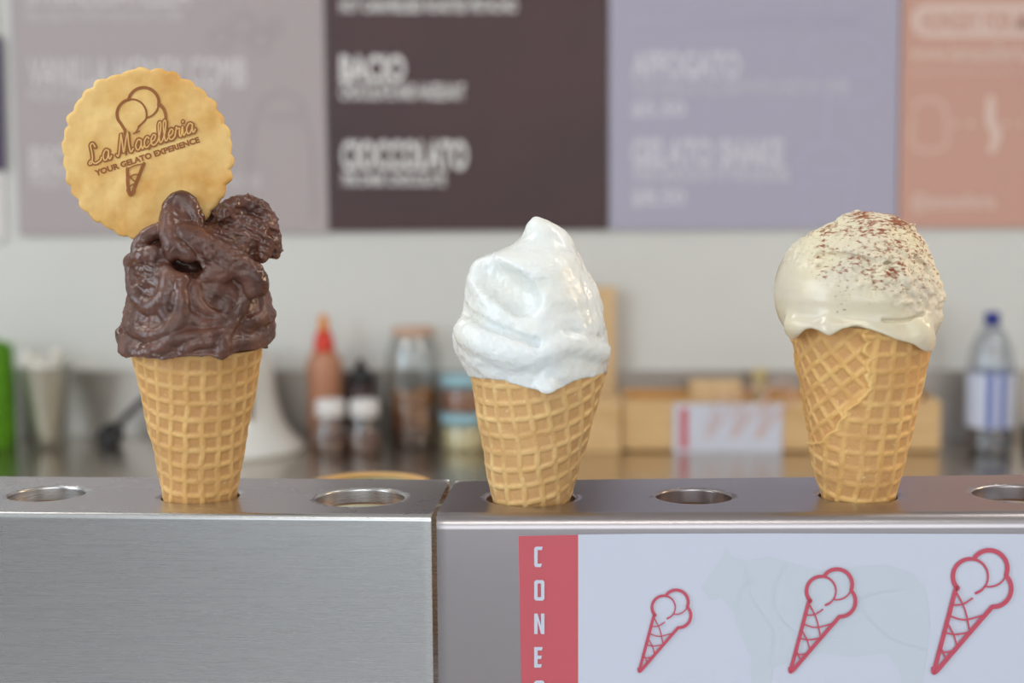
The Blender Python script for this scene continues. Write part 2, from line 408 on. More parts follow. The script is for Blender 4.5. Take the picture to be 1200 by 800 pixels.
# ------------------------------------------------------------------ steel cone holders
MM = dep(on_z(235, 580, HT)) / F                    # metres per photo pixel at the first cone
def holder(Fa, Fb, Bb, Ba, holes, mat, rb, label):
    """quad corners (front left, front right, back right, back left) on the top plane, holes = (world point, radius m)"""
    base = (Fa+Fb+Bb+Ba)/4; base.z = CZ
    t = thing('cone_holder', base, label, 'cone holder', 'stainless steel cone holders')
    N = 96
    ax = (Fb-Fa).normalized(); L = (Fb-Fa).length
    nrm = Vector((ax.y, -ax.x, 0))                     # towards the customer
    V = []; Fc = []
    def vid(p): V.append(p - base); return len(V)-1
    nb = 60
    ring = [Fa*(1-i/nb)+Fb*(i/nb) for i in range(nb)] + [Fb*(1-i/8)+Bb*(i/8) for i in range(8)] + \
           [Bb*(1-i/nb)+Ba*(i/nb) for i in range(nb)] + [Ba*(1-i/8)+Fa*(i/8) for i in range(8)]
    pts = [Vector((p.x, p.y)) for p in ring]; nr = len(pts)
    edges = [(i, (i+1) % nr) for i in range(nr)]
    for H, r in holes:
        for rr in (r+.0035, r+.0016):
            k = len(pts)
            pts += [Vector((H.x+rr*math.cos(2*math.pi*i/N), H.y+rr*math.sin(2*math.pi*i/N))) for i in range(N)]
            edges += [(k+i, k+(i+1) % N) for i in range(N)]
    res = mgeo.delaunay_2d_cdt(pts, edges, [], 1, 1e-7)
    vs, tris = res[0], res[2]
    for q in vs: V.append(Vector((q.x, q.y, HT)) - base)
    for tr in tris:
        c = sum((vs[k] for k in tr), Vector((0, 0)))/len(tr)
        if any((c-Vector((H.x, H.y))).length < r+.0015 for H, r in holes): continue
        Fc.append(tuple(tr))
    for H, r in holes:
        prev = None
        for rr, zz in ((r+.0016, 0), (r+.0008, -.0001), (r+.0002, -.0005), (r, -.0012), (r, -.0065), (r-.0004, -.0068)):
            rg_ = [vid(Vector((H.x+rr*math.cos(2*math.pi*i/N), H.y+rr*math.sin(2*math.pi*i/N), H.z+zz))) for i in range(N)]
            if prev:
                for i in range(N): Fc.append((prev[i], prev[(i+1)%N], rg_[(i+1)%N], rg_[i]))
            prev = rg_
    # bend and front panel
    n = 60; prof = [(rb*math.sin(a), -rb*(1-math.cos(a))) for a in np.linspace(0, math.pi/2, 9)]
    prof += [(rb, -rb-.02), (rb, -rb-.06), (rb, -(HT-CZ)+.0005)]
    ids = []
    for i in range(n+1):
        p = Fa*(1-i/n)+Fb*(i/n)
        ids.append([vid(p + nrm*a + Vector((0, 0, b))) for a, b in prof])
    for i in range(n):
        for j in range(len(prof)-1): Fc.append((ids[i][j], ids[i][j+1], ids[i+1][j+1], ids[i+1][j]))
    # rear lip folded down
    q = [(vid(Ba), vid(Bb), vid(Bb-Vector((0,0,.012))), vid(Ba-Vector((0,0,.012))))]
    Fc.append(q[0])
    o = mesh_obj('folded_sheet', V, Fc, mat, t, True)
    for pl in o.data.polygons:
        if len(pl.vertices) == 3: pl.use_smooth = False
    bm = bmesh.new(); bm.from_mesh(o.data); bmesh.ops.remove_doubles(bm, verts=bm.verts, dist=2e-5); bmesh.ops.recalc_face_normals(bm, faces=bm.faces); bm.to_mesh(o.data); bm.free()
    sm = o.modifiers.new('thickness', 'SOLIDIFY'); sm.thickness = .0010; sm.offset = -1
    wn_ = o.modifiers.new('normals', 'WEIGHTED_NORMAL'); wn_.weight = 100; wn_.mode = 'FACE_AREA'
    for e, s_ in ((Ba, 1), (Bb, -1)):
        p = e + ax*(.012*s_) - base - Vector(( -nrm.x, -nrm.y, 0))*(-.004)*-1
        p = e + ax*(.012*s_) + nrm*.004 - base
        bm_obj('rear_leg', box_bm(p.x-.008, p.x+.008, p.y-.001, p.y+.001, 0.0, HT-CZ-.0125), mat, t)
    return t, nrm
def lx(p, q, t): return p + (q-p)*t
F0, F1 = on_z(0, 598, HT), on_z(506, 602, HT)
B0, B1 = on_z(0, 558, HT), on_z(526.5, 562, HT)
Fa, Ba = lx(F0, F1, -.13), lx(B0, B1, -.13)
hz = lambda x, y, r: (on_z(x, y, HT), r * dep(on_z(x, y, HT)) / F)
hA, nA = holder(Fa, F1, B1, Ba, [hz(55, 578, 44), hz(235, 580.5, 45), hz(422, 582.3, 52)], M['holder_steel'], .0028,
            'brushed steel cone holder on the left carrying the chocolate gelato cone')
G0, G1 = on_z(512.5, 600, HT), on_z(1200, 598, HT)
D0, D1 = on_z(534, 563.5, HT), on_z(1200, 556, HT)
Gb, Db = lx(G0, G1, 1.16), lx(D0, D1, 1.16)
hB, nB = holder(G0, Gb, Db, D0, [hz(622, 582.3, 52), hz(813, 580.8, 44), hz(1005, 579.8, 45), hz(1193, 578, 52)], M['holder_steel_dimmed'], .0065,
            'steel cone holder on the right with the printed sign on its front')

# ------------------------------------------------------------------ printed sign on the right holder
P0 = G0 + nB*.0065
sg = thing('printed_sign', on_plane(610, 843, P0 + nB*.0006, nB), 'white printed sign with red strip taped to the right steel holder', 'sign')
bpy.context.view_layer.update()
def sgm(d): return rel(sg, lambda x, y: on_plane(x, y, P0 + nB*d, nB))
ma, mb_, mc = sgm(.0004), sgm(.0009), sgm(.0012)
md = sgm(.0015)
def slab(name, P, mat, parent, d0, d1):
    f0, f1 = sgm(d0), sgm(d1); n = len(P)
    V = [f0(*p) for p in P] + [f1(*p) for p in P]
    Fc = [tuple(range(n, 2*n)), tuple(range(n))[::-1]] + [(i, (i+1)%n, n+(i+1)%n, n+i) for i in range(n)]
    return mesh_obj(name, V, Fc, mat, parent, False)
top_edge = [(607, 627.5), (677, 626), (760, 625), (900, 624.5), (1050, 625), (1270, 625.5)]
slab('paper_sheet', top_edge + [(1270, 846), (612, 843)], M['paper'], sg, .0003, .0008)
poly_on('red_strip', [(607.3, 627.8), (677.5, 626.3), (677.5, 843), (611.8, 842.8)], mb_, M['paper_red'], sg, 'red strip')
def rects(name, R_, mapper, mat, parent, ox, oy, sx=1, sy=1):
    V = []; Fc = []
    for q in R_:
        b = len(V)
        for x, y in q: V.append(mapper(ox+x*sx, oy+y*sy))
        Fc.append(tuple(range(b, b+len(q))))
    return mesh_obj(name, V, Fc, mat, parent, False)
# block letters, 11 x 24 photo pixels each
LET = {
 'C': [[(0,2),(2,0),(10,0),(9,4),(4,4),(4,20),(0,22)], [(0,22),(4,20),(9,20),(8,24),(2,24)]],
 'O': [[(0,2),(2,0),(10,0),(12,2),(8,4),(4,4)], [(0,2),(4,4),(4,20),(0,22)], [(0,22),(4,20),(8,20),(12,22),(10,24),(2,24)], [(12,2),(12,22),(8,20),(8,4)]],
 'N': [[(0,0),(4,0),(4,24),(0,24)], [(8,0),(12,0),(12,24),(8,24)], [(4,0),(8,14),(8,24),(4,9)]],
 'E': [[(0,0),(4,0),(4,24),(0,24)], [(4,0),(10,0),(9,4),(4,4)], [(4,10),(9,10),(8,14),(4,14)], [(4,20),(9,20),(8,24),(4,24)]],
 'S': [[(0,2),(2,0),(10,0),(12,2),(12,4),(0,4)], [(0,4),(4,4),(4,10),(0,10)], [(0,10),(12,10),(12,14),(0,14)], [(8,14),(12,14),(12,20),(8,20)], [(0,20),(12,20),(12,22),(10,24),(0,24)]]}
for i, ch in enumerate('CONES'):
    rects('letter', LET[ch], mc, M['paper'], sg, 626.0, 640.3 + i*39.2)
# gelato cone icon, drawn in the units of the largest one
def arc(cx, cy, r, a0, a1, n=12): return [(cx+r*math.cos(R(a)), cy-r*math.sin(R(a))) for a in np.linspace(a0, a1, n)]
ICON = [
 (arc(965, 245, 77, 222, 90), [22,20,19,18,17]), (arc(965, 245, 77, 88, -72), [15,11,10,9,9,12]),
 (arc(1047, 210, 80, 148, -22), 20), (arc(1047, 210, 80, -26, -98), 8), (arc(1064, 298, 80, 38, -92), 20),
 ([(905,298),(897,310),(868,420),(806,655)], 20), ([(1058,380),(960,492),(820,655)], 20), ([(799,648),(803,668),(822,655)], 17),
 ([(905,318),(940,392),(962,492)], 8), ([(862,448),(890,500),(906,556)], 8), ([(830,552),(845,580),(858,612)], 8),
 ([(885,370),(930,365),(972,340)], 8), ([(866,414),(935,434),(1018,414)], 8), ([(848,490),(900,498),(958,488)], 8), ([(830,572),(855,576),(884,570)], 8)]
def wlist(wd, P, k):
    if hasattr(wd, '__len__'):
        n = (len(P)-1)*8+1; return [k*np.interp(i/(n-1), np.linspace(0, 1, len(wd)), wd) for i in range(n)]
    return wd*k
def icon(name, tx, ty, s_, mapper, mat, parent, rot=0, wk=1.0, pivot=(800, 668)):
    c, s2 = math.cos(rot), math.sin(rot)
    items = []
    for P, wd in ICON:
        Q = []
        for x, y in P:
            dx, dy = (x-pivot[0])*s_, (y-pivot[1])*s_
            Q.append((tx + dx*c - dy*s2, ty + dx*s2 + dy*c))
        items.append((Q, wlist(wd, P, s_*wk)))
    return strokes(name, items, mapper, mat, parent)
icon('cone_icon', 1093.3, 788, 1/3.75, md, M['icon_red'], sg)
icon('cone_icon', 925.5, 787, 0.839/3.75, md, M['icon_red'], sg)
icon('cone_icon', 748.5, 786.5, 0.665/3.75, md, M['icon_red'], sg)
cow = [(822,688),(832,672),(845,655),(850,640),(858,652),(872,657),(900,652),(930,660),(960,668),(1000,664),(1040,662),(1070,672),(1085,690),(1090,730),(1084,780),(1076,846),(1058,846),(1056,790),(1040,765),(1000,770),(960,765),(930,775),(905,782),(900,846),(882,846),(880,770),(868,745),(858,715),(845,700),(832,703)]
poly_on('cow_silhouette', cow, mb_, M['cow_tint'], sg, 'faint grey cow silhouette')
strokes('cow_outline', [([(870,660),(880,700),(905,740),(900,780)], .8), ([(920,660),(905,700),(930,740),(985,750)], .8), ([(985,735),(1010,700),(1060,690)], .8), ([(990,670),(1000,700),(1040,745),(1084,760)], .8), ([(862,712),(868,690),(885,676)], .8)], mc, M['cow_line'], sg)

# round tub behind the left holder, just above its rear edge
tp = on_z(441, 556, HT-.045) + Vector((0, -.03, 0)); 
tb = thing('round_tub', (tp.x, tp.y, CZ), 'pale round tub with tan rim behind the left steel holder', 'tub')
ht = HT-.045-CZ
TR = .038
lathe('tub_body', [(.75*TR/.038*.038,0.0005),(TR,ht-.003),(TR-.002,ht-.003),(.027,.003),(0,.003)], M['tub_green'], tb)
lathe('rim', [(TR-.003,ht-.0028),(TR+.002,ht-.0028),(TR+.003,ht-.0014),(TR+.002,ht),(TR-.003,ht-.0004)], M['tan_rim'], tb, closed=True)

# ------------------------------------------------------------------ waffle cones
def cone_material(name, c_lo, c_hi, c_cell):
    m = principled(name, c_hi, 0.55, **{'Subsurface_Weight': 0.12, 'Subsurface_Scale': 0.002})
    nt, N, L, b = nodes(m)
    b.inputs['Subsurface Radius'].default_value = (1.0, .5, .2)
    tc = N.new('ShaderNodeTexCoord')
    n1 = N.new('ShaderNodeTexNoise'); n1.inputs['Scale'].default_value = 90; n1.inputs['Detail'].default_value = 8; n1.inputs['Roughness'].default_value = .65
    L.new(tc.outputs['Object'], n1.inputs['Vector'])
    cr = N.new('ShaderNodeValToRGB'); cr.color_ramp.elements[0].position = .32; cr.color_ramp.elements[1].position = .68
    cr.color_ramp.elements[0].color = (*lin(c_lo), 1); cr.color_ramp.elements[1].color = (*lin(c_hi), 1)
    L.new(n1.outputs['Fac'], cr.inputs[0])
    at = N.new('ShaderNodeAttribute'); at.attribute_name = 'ridge'
    mx = N.new('ShaderNodeMix'); mx.data_type = 'RGBA'
    mx.inputs[6].default_value = (*lin(c_cell), 1)
    L.new(at.outputs['Fac'], mx.inputs[0]); L.new(cr.outputs[0], mx.inputs[7])
    # pale flour flecks
    n2 = N.new('ShaderNodeTexNoise'); n2.inputs['Scale'].default_value = 260; n2.inputs['Detail'].default_value = 3
    L.new(tc.outputs['Object'], n2.inputs['Vector'])
    c2 = N.new('ShaderNodeValToRGB'); c2.color_ramp.elements[0].position = .68; c2.color_ramp.elements[1].position = .86
    L.new(n2.outputs['Fac'], c2.inputs[0])
    mx2 = N.new('ShaderNodeMix'); mx2.data_type = 'RGBA'; mx2.inputs[7].default_value = (*lin((244,222,176)), 1)
    L.new(c2.outputs[0], mx2.inputs[0]); L.new(mx.outputs[2], mx2.inputs[6]); L.new(mx2.outputs[2], b.inputs['Base Color'])
    n3 = N.new('ShaderNodeTexNoise'); n3.inputs['Scale'].default_value = 700; n3.inputs['Detail'].default_value = 4
    L.new(tc.outputs['Object'], n3.inputs['Vector'])
    bp = N.new('ShaderNodeBump'); bp.inputs['Strength'].default_value = .6; bp.inputs['Distance'].default_value = .0005
    L.new(n3.outputs['Fac'], bp.inputs['Height']); L.new(bp.outputs[0], b.inputs['Normal'])
    return m
def vnoise(X, Y, Z, sc, seed):
    rng = np.random.RandomState(seed); T = rng.rand(32, 32, 32).astype(np.float32)
    x, y, z = X/sc, Y/sc, Z/sc
    xi, yi, zi = np.floor(x).astype(int), np.floor(y).astype(int), np.floor(z).astype(int)
    fx, fy, fz = x-xi, y-yi, z-zi
    fx, fy, fz = (f*f*(3-2*f) for f in (fx, fy, fz))
    g = lambda a, b, c: T[(xi+a) & 31, (yi+b) & 31, (zi+c) & 31]
    def mixx(b, c): return g(0,b,c)*(1-fx)+g(1,b,c)*fx
    return ((mixx(0,0)*(1-fy)+mixx(1,0)*fy)*(1-fz) + (mixx(0,1)*(1-fy)+mixx(1,1)*fy)*fz)*2-1
def ridges(a, b, sp, wd):
    da = np.abs((a/sp) % 1 - .5)*sp; db = np.abs((b/sp) % 1 - .5)*sp     # distance to the nearest line
    g = lambda d: np.exp(-(d/wd)**4.0)
    return np.maximum(g(da), g(db))
def waffle_cone(parent, r0, slope, z0, ztop, tilt, mat, rot, sp, s_, seed, over=None, wob=1.0, off=(0, 0)):
    """pixel-unit cone: radius r0 at z=0, grows by slope; z0 bottom, ztop(phi) top. phi=0 faces the camera."""
    nu, nv = 420, 190
    ph = np.linspace(-np.pi, np.pi, nu, endpoint=False)
    T = np.linspace(0, 1, nv)
    PH, TT = np.meshgrid(ph, T, indexing='ij')
    zt = ztop(PH)
    Z = z0 + (zt - z0)*TT
    al = math.atan(slope); sa = math.sin(al)
    Rr = r0 + slope*Z
    rho = Rr/sa
    psi = PH*sa
    U = rho*np.sin(psi); W = rho*np.cos(psi)
    def grid(rot, ox, oy):
        c, s2 = math.cos(rot), math.sin(rot)
        A = U*c + (W-rho.mean())*s2 + ox; B = -U*s2 + (W-rho.mean())*c + oy
        wv = vnoise(A*0+PH*20, Z, Z*0, 22, seed)*2.0
        return ridges(A+wv, B+wv*.6, sp, 3.35)
    wear = .72 + .38*vnoise(PH*55, Z, Z*0, 26, seed+7) + .15*vnoise(PH*55, Z, Z*0, 6, seed+8)
    h = grid(rot, *off)*np.clip(wear, .3, 1.05)
    disp = h*2.5
    if over is not None:
        rot2, seam, lay, off2 = over
        h2 = grid(rot2, *off2)*np.clip(wear, .3, 1.05)
        xs = Rr*np.sin(PH)
        sx = seam(Z)
        scal = 5.0*np.abs(np.sin(Z/17.0*np.pi))**.7+vnoise(Z, Z*0, Z*0, 6, seed+3)*2.4
        dd = xs - (sx - scal)
        msk = 1/(1+np.exp(-dd/.5)); msk = np.where(np.cos(PH) < 0, 1.0, msk)
        # the layer thins to nothing round the back
        fall = np.clip((np.pi*1.0-np.abs(PH))/1.2, 0, 1)
        lip = np.exp(-((dd-2.8)/2.6)**2)*2.3*(np.cos(PH) > 0)
        h = h*(1-msk) + h2*msk
        h = np.maximum(h, np.clip(lip, 0, 1))
        lay = lay*np.clip((Z+2)/30, .25, 1)
        disp = h*2.4*(1-msk) + (h2*2.1+lay*fall+lip)*msk
    disp = disp + vnoise(PH*60, Z, Z*0, 30, seed+1)*1.1*wob + vnoise(PH*70, Z, Z*0, 9, seed+2)*.35*wob
    # pressed flat towards the top edge
    edge = np.clip((zt-Z)/7, 0, 1)
    disp = disp*(.35+.65*edge) + (1-edge)*1.2
    RR = Rr + disp
    xo = tilt*Z
    X = RR*np.sin(PH) + xo; Yy = -RR*np.cos(PH)
    V = np.stack([X, Yy, Z-z0], -1).reshape(-1, 3)
    idx = np.arange(nu*nv).reshape(nu, nv); nx = np.roll(idx, -1, 0)
    Q = np.stack([idx[:, :-1], nx[:, :-1], nx[:, 1:], idx[:, 1:]], -1).reshape(-1, 4)
    # inner skin
    nvi = 14; Ti = np.linspace(1, .72, nvi)
    PH2, T2 = np.meshgrid(ph, Ti, indexing='ij'); Z2 = z0+(ztop(PH2)-z0)*T2
    R2 = r0+slope*Z2 - np.where(T2 > .999, 1.2, 2.4)
    V2 = np.stack([R2*np.sin(PH2)+tilt*Z2, -R2*np.cos(PH2), Z2-z0+np.where(T2 > .999, .6, 0)], -1).reshape(-1, 3)
    id2 = np.arange(nu*nvi).reshape(nu, nvi)+nu*nv; n2 = np.roll(id2, -1, 0)
    Q2 = np.stack([id2[:, :-1], n2[:, :-1], n2[:, 1:], id2[:, 1:]], -1).reshape(-1, 4)
    Q3 = np.stack([idx[:, -1], nx[:, -1], n2[:, 0], id2[:, 0]], -1)
    # closed bottom
    c = len(V)+len(V2); Vb = np.array([[tilt*z0, 0, 0.0]])
    VV = np.concatenate([V, V2, Vb])*s_
    Qb = np.stack([np.full(nu, c), nx[:, 0], idx[:, 0], idx[:, 0]], -1)
    o = np_mesh('waffle_cone', VV, np.concatenate([Q, Q2, Q3]), mat, parent)
    a = o.data.attributes.new('ridge', 'FLOAT', 'POINT')
    hh = np.concatenate([h.ravel(), np.ones(len(V2)+1)]).astype(np.float32)
    if len(o.data.vertices) == len(hh): a.data.foreach_set('value', hh)
    return o

# ------------------------------------------------------------------ gelato: smooth-blended volumes turned into one surface
class Vol:
    def __init__(s, x0, x1, y0, y1, z0, z1, st):
        s.st = st; s.o = np.array([x0, y0, z0], float)
        s.x = np.arange(x0, x1, st); s.y = np.arange(y0, y1, st); s.z = np.arange(z0, z1, st)
        s.X, s.Y, s.Z = np.meshgrid(s.x, s.y, s.z, indexing='ij')
        s.X = s.X.astype(np.float32); s.Y = s.Y.astype(np.float32); s.Z = s.Z.astype(np.float32)
        s.f = np.full(s.X.shape, 50, np.float32)
    def sl(s, lo, hi):
        r = []
        for a, l, h in zip((s.x, s.y, s.z), lo, hi):
            i = max(0, int(np.searchsorted(a, l))-1); j = min(len(a), int(np.searchsorted(a, h))+1); r.append(slice(i, max(j, i+1)))
        return tuple(r)
    def put(s, d, k, sl=slice(None), op='add'):
        f = s.f[sl]
        if op == 'add':
            h = np.maximum(k-np.abs(f-d), 0)/k; s.f[sl] = np.minimum(f, d)-h*h*k/4
        else:
            d = -d; h = np.maximum(k-np.abs(f-d), 0)/k; s.f[sl] = np.maximum(f, d)+h*h*k/4
    def ell(s, c, r, k=6, op='add', rot=0):
        m = max(r)+k+4; q = s.sl([v-m for v in c], [v+m for v in c])
        X, Y, Z = s.X[q]-c[0], s.Y[q]-c[1], s.Z[q]-c[2]
        if rot: X, Z = X*math.cos(rot)+Z*math.sin(rot), -X*math.sin(rot)+Z*math.cos(rot)
        g = np.sqrt((X/r[0])**2+(Y/r[1])**2+(Z/r[2])**2)
        d = (g-1)*min(r); s.put(d, k, q, op)
    def seg(s, a, b, ra, rb, k=4, op='add'):
        m = max(ra, rb)+k+3
        q = s.sl([min(a[i], b[i])-m for i in range(3)], [max(a[i], b[i])+m for i in range(3)])
        a = np.array(a, float); b = np.array(b, float); ab = b-a; L = max(float(ab@ab), 1e-6)
        X, Y, Z = s.X[q]-a[0], s.Y[q]-a[1], s.Z[q]-a[2]
        t = np.clip((X*ab[0]+Y*ab[1]+Z*ab[2])/L, 0, 1)
        d = np.sqrt((X-ab[0]*t)**2+(Y-ab[1]*t)**2+(Z-ab[2]*t)**2)-(ra+(rb-ra)*t)
        s.put(d, k, q, op)
    def front(s, x, z):
        """depth of the front surface (towards the camera, -y) above (x,z)"""
        i = int(np.clip(round((x-s.x[0])/s.st), 0, len(s.x)-1)); k = int(np.clip(round((z-s.z[0])/s.st), 0, len(s.z)-1))
        col = s.f0[i, :, k]; w_ = np.where(col < 0)[0]
        return s.y[w_[0]] if len(w_) else None
    def hem(s, hx, hy, X_, Y_, cz, cr0, csl, tilt, rim, soft=.8):
        """cut the lower edge along a drawn hem outside the waffle cone; hx,hy photo pixels of the hem at the front"""
        hx = np.array(hx, float); hy = np.array(hy, float); R0 = cr0+csl*rim
        dep = np.sqrt(np.maximum(R0**2-(hx-X_-tilt*rim)**2, 0))
        hz_ = (Y_-hy) + np.tan(R(PITCH)+np.arctan((hy-400)/F))*dep
        hem_ = np.interp(s.X, hx-X_, hz_); hem_ = np.where(s.Y < 0, hem_, rim-3+0*s.Z)
        outer = (cr0+csl*s.Z-3) - np.sqrt((s.X-tilt*s.Z)**2+s.Y**2)     # >0 inside the cone
        cut = np.where(outer > 0, (rim-9)-s.Z, np.minimum(hem_-s.Z, 99))
        cut = np.where(outer > 0, np.maximum(cut, -outer*0-99), cut)*soft
        s.f = np.maximum(s.f, cut).astype(np.float32)
    def freeze(s): s.f0 = s.f.copy()
    def path(s, P, r, k=4, out=0.3, op='add', sub=5):
        """P in (x,z); the stroke hugs the front surface"""
        Q = spline(P, sub); n = len(Q); pts = []
        last = None
        ys = []
        for q in Q:
            y = s.front(q[0], q[1]); ys.append(y)
        good = [v for v in ys if v is not None]
        if not good: return
        fill = float(np.mean(good))
        last = good[0]; yy = []
        for v in ys:
            if v is None: v = last
            last = v; yy.append(v)
        yy = np.convolve(np.pad(yy, 2, mode='edge'), np.ones(5)/5, 'valid')
        rr = np.interp(np.linspace(0, 1, n), np.linspace(0, 1, len(r)), r) if hasattr(r, '__len__') else np.full(n, r)
        for q, y, r_ in zip(Q, yy, rr):
            k_ = 1+y/F; pts.append((q[0]*k_, y + r_*(1-2*out), q[1]*k_ - .09*y))
        for i in range(n-1): s.seg(pts[i], pts[i+1], rr[i], rr[i+1], k, op)
    def mesh(s, name, mat, parent, sc, zoff, ext=None):
        f = s.f; neg = f < 0
        nx, ny, nz = f.shape
        c = np.zeros((nx-1, ny-1, nz-1), np.int8)
        for a in (0, 1):
            for b in (0, 1):
                for d in (0, 1): c += neg[a:nx-1+a, b:ny-1+b, d:nz-1+d]
        act = (c > 0) & (c < 8)
        I = np.argwhere(act); idx = np.full(act.shape, -1, np.int64); idx[act] = np.arange(len(I))
        acc = np.zeros((len(I), 3)); cnt = np.zeros(len(I))
        corners = [(a, b, d) for a in (0, 1) for b in (0, 1) for d in (0, 1)]
        for p in corners:
            for ax in range(3):
                if p[ax] == 1: continue
                q = list(p); q[ax] = 1
                fp = f[I[:, 0]+p[0], I[:, 1]+p[1], I[:, 2]+p[2]]; fq = f[I[:, 0]+q[0], I[:, 1]+q[1], I[:, 2]+q[2]]
                m = (fp < 0) != (fq < 0)
                t = np.where(m, fp/np.where(m, fp-fq, 1), 0)
                pt = np.tile(np.array(p, float), (len(I), 1)); pt[:, ax] += t
                acc[m] += pt[m]; cnt[m] += 1
        V = (I+acc/cnt[:, None])*s.st+s.o
        Qs = []
        for ax in range(3):
            o1, o2 = [(1, 2), (2, 0), (0, 1)][ax]
            sl0 = [slice(None)]*3; sl1 = [slice(None)]*3; sl0[ax] = slice(0, -1); sl1[ax] = slice(1, None)
            a = neg[tuple(sl0)]; b = neg[tuple(sl1)]
            E = np.argwhere(a != b)
            ok = (E[:, o1] > 0) & (E[:, o2] > 0) & (E[:, o1] < f.shape[o1]-1) & (E[:, o2] < f.shape[o2]-1); E = E[ok]
            flip = a[E[:, 0], E[:, 1], E[:, 2]]
            def cell(d1, d2):
                C_ = E.copy(); C_[:, o1] -= d1; C_[:, o2] -= d2; return idx[C_[:, 0], C_[:, 1], C_[:, 2]]
            q = np.stack([cell(1, 1), cell(0, 1), cell(0, 0), cell(1, 0)], -1)
            q[~flip] = q[~flip][:, ::-1]
            Qs.append(q)
        Q = np.concatenate(Qs); Q = Q[(Q >= 0).all(1)]
        V[:, 2] *= ext or .992; V[:, 2] += zoff
        o = np_mesh(name, V*sc, Q, mat, parent)
        return o
def core(vol, prof, flat=0.95):
    """prof: list of (z, left, right); depth half-size = half width * flat"""
    z = np.array([p[0] for p in prof], float); l = np.array([p[1] for p in prof], float); r = np.array([p[2] for p in prof], float)
    order = np.argsort(z); z, l, r = z[order], l[order], r[order]
    L = np.interp(vol.Z, z, l); Rr = np.interp(vol.Z, z, r)
    cx = (L+Rr)/2; hw = np.maximum((Rr-L)/2, .5)
    flat = np.interp(vol.Z, [z[0], z[0]+18, z[0]+60], [1.03, 1.02, flat])
    g = np.sqrt(((vol.X-cx)/hw)**2 + ((vol.Y)/(hw*flat))**2)
    d = (g-1)*hw*.8
    d = np.maximum(d, np.maximum(vol.Z-z[-1], z[0]-vol.Z))
    vol.f = d.astype(np.float32)
def blur(vol, n=1):
    for _ in range(n):
        for ax in range(3):
            f = vol.f
            vol.f = .25*np.roll(f, 1, ax)+.5*f+.25*np.roll(f, -1, ax)

def ice_cream(px, py, label, lean=0):
    H = on_z(px, py, HT); sc = dep(H)/F
    t = thing('gelato_cone', (H.x, H.y, HT - 62*sc), label, 'ice cream', 'gelato cones standing in the steel holders', rot=(0, 0, math.atan2(-H.x, H.y)*1.0))
    return t, sc
ZB = -62                                           # cone bottom below the holder top, photo pixels

# --- cone 1: chocolate
cm1 = cone_material('waffle golden', (208,156,88), (236,196,128), (200,150,92))
t1, s1 = ice_cream(235, 580.5, 'waffle cone of melting dark chocolate gelato at left')
Y1 = 580.5
waffle_cone(t1, 41, .192, ZB, lambda p: 173 + 0*p, 0.006, cm1, R(-2), 18.4, s1, 11, off=(6, 3))
g1 = principled('chocolate gelato', (94,54,40), 0.30, **{'Subsurface_Weight': 0.15, 'Subsurface_Scale': 0.002, 'Specular_IOR_Level': 0.6})
noise_var(g1, (76,45,36), (106,68,54), 90, 6, .35, .65, bump=.5, bscale=420, dist=.0005)
def rough_by_noise(m, lo, hi, scale):
    nt, N, L, b = nodes(m)
    tc = N.new('ShaderNodeTexCoord'); nz = N.new('ShaderNodeTexNoise'); nz.inputs['Scale'].default_value = scale; nz.inputs['Detail'].default_value = 3
    L.new(tc.outputs['Object'], nz.inputs['Vector'])
    mr = N.new('ShaderNodeMapRange'); mr.inputs['From Min'].default_value = .35; mr.inputs['From Max'].default_value = .65
    mr.inputs['To Min'].default_value = lo; mr.inputs['To Max'].default_value = hi
    L.new(nz.outputs['Fac'], mr.inputs['Value']); L.new(mr.outputs[0], b.inputs['Roughness'])
rough_by_noise(g1, .15, .5, 55)
X0 = 235
def P(pts, x0, y0): return [(x-x0, y0-y) for x, y in pts]
v = Vol(-100, 112, -96, 96, 148, 372, 1.35)
prof1 = [(422,160,311),(418,158,313),(414,154,316),(406,150,320),(396,150,324),(384,151,325),(370,153,324),(355,155,322),(340,158,318),(325,162,314),(312,166,308),(298,176,304),(285,186,300),(272,196,290),(262,206,272),(256,214,256)]
core(v, [(Y1-y, l-X0, r-X0) for y, l, r in prof1], .92)
blur(v, 3)
p1 = lambda *a: [(x-X0, Y1-y) for x, y in a]
def slp(y): return math.tan(R(PITCH)+math.atan((y-400)/F))
def front_point(x, y, d, X_, Y_): k = 1-d/F; return ((x-X_)*k, -d, (Y_-y)*k + slp(y)*d)
e1 = lambda x, y, d: front_point(x, y, d, X0, Y1)
v.ell(e1(291, 276, -4), (37, 36, 42), 8)                       # upper right scoop
v.ell(e1(308, 268, 0), (22, 26, 30), 8)
v.ell(e1(262, 268, -14), (34, 30, 22), 8)
v.ell(e1(196, 305, 14), (32, 34, 22), 8)
# rough frozen texture before the melted ribbons go on
nz = vnoise(v.X, v.Y, v.Z, 26, 3)*3.0 + vnoise(v.X+9, v.Y, v.Z, 11, 4)*1.6 + vnoise(v.X*.5, v.Y*.5, v.Z*1.6+v.X*.5, 4.2, 5)*1.0
v.f += nz.astype(np.float32)
# hollows
v.ell(e1(222, 303, 52), (30, 26, 11), 5, 'sub', rot=R(-22))
v.ell(e1(250, 250, 30), (12, 22, 12), 5, 'sub')
v.ell(e1(186, 322, 84), (8, 16, 11), 4, 'sub')
v.ell(e1(262, 345, 84), (15, 14, 12), 4, 'sub')
v.ell(e1(190, 362, 88), (24, 12, 8), 4, 'sub')
v.ell(e1(303, 350, 74), (9, 14, 14), 4, 'sub')
v.ell(e1(232, 372, 96), (16, 14, 7), 4, 'sub')
v.freeze()
def rib(pts, r, k=3, out=.46): v.path(p1(*pts), r, k, out)
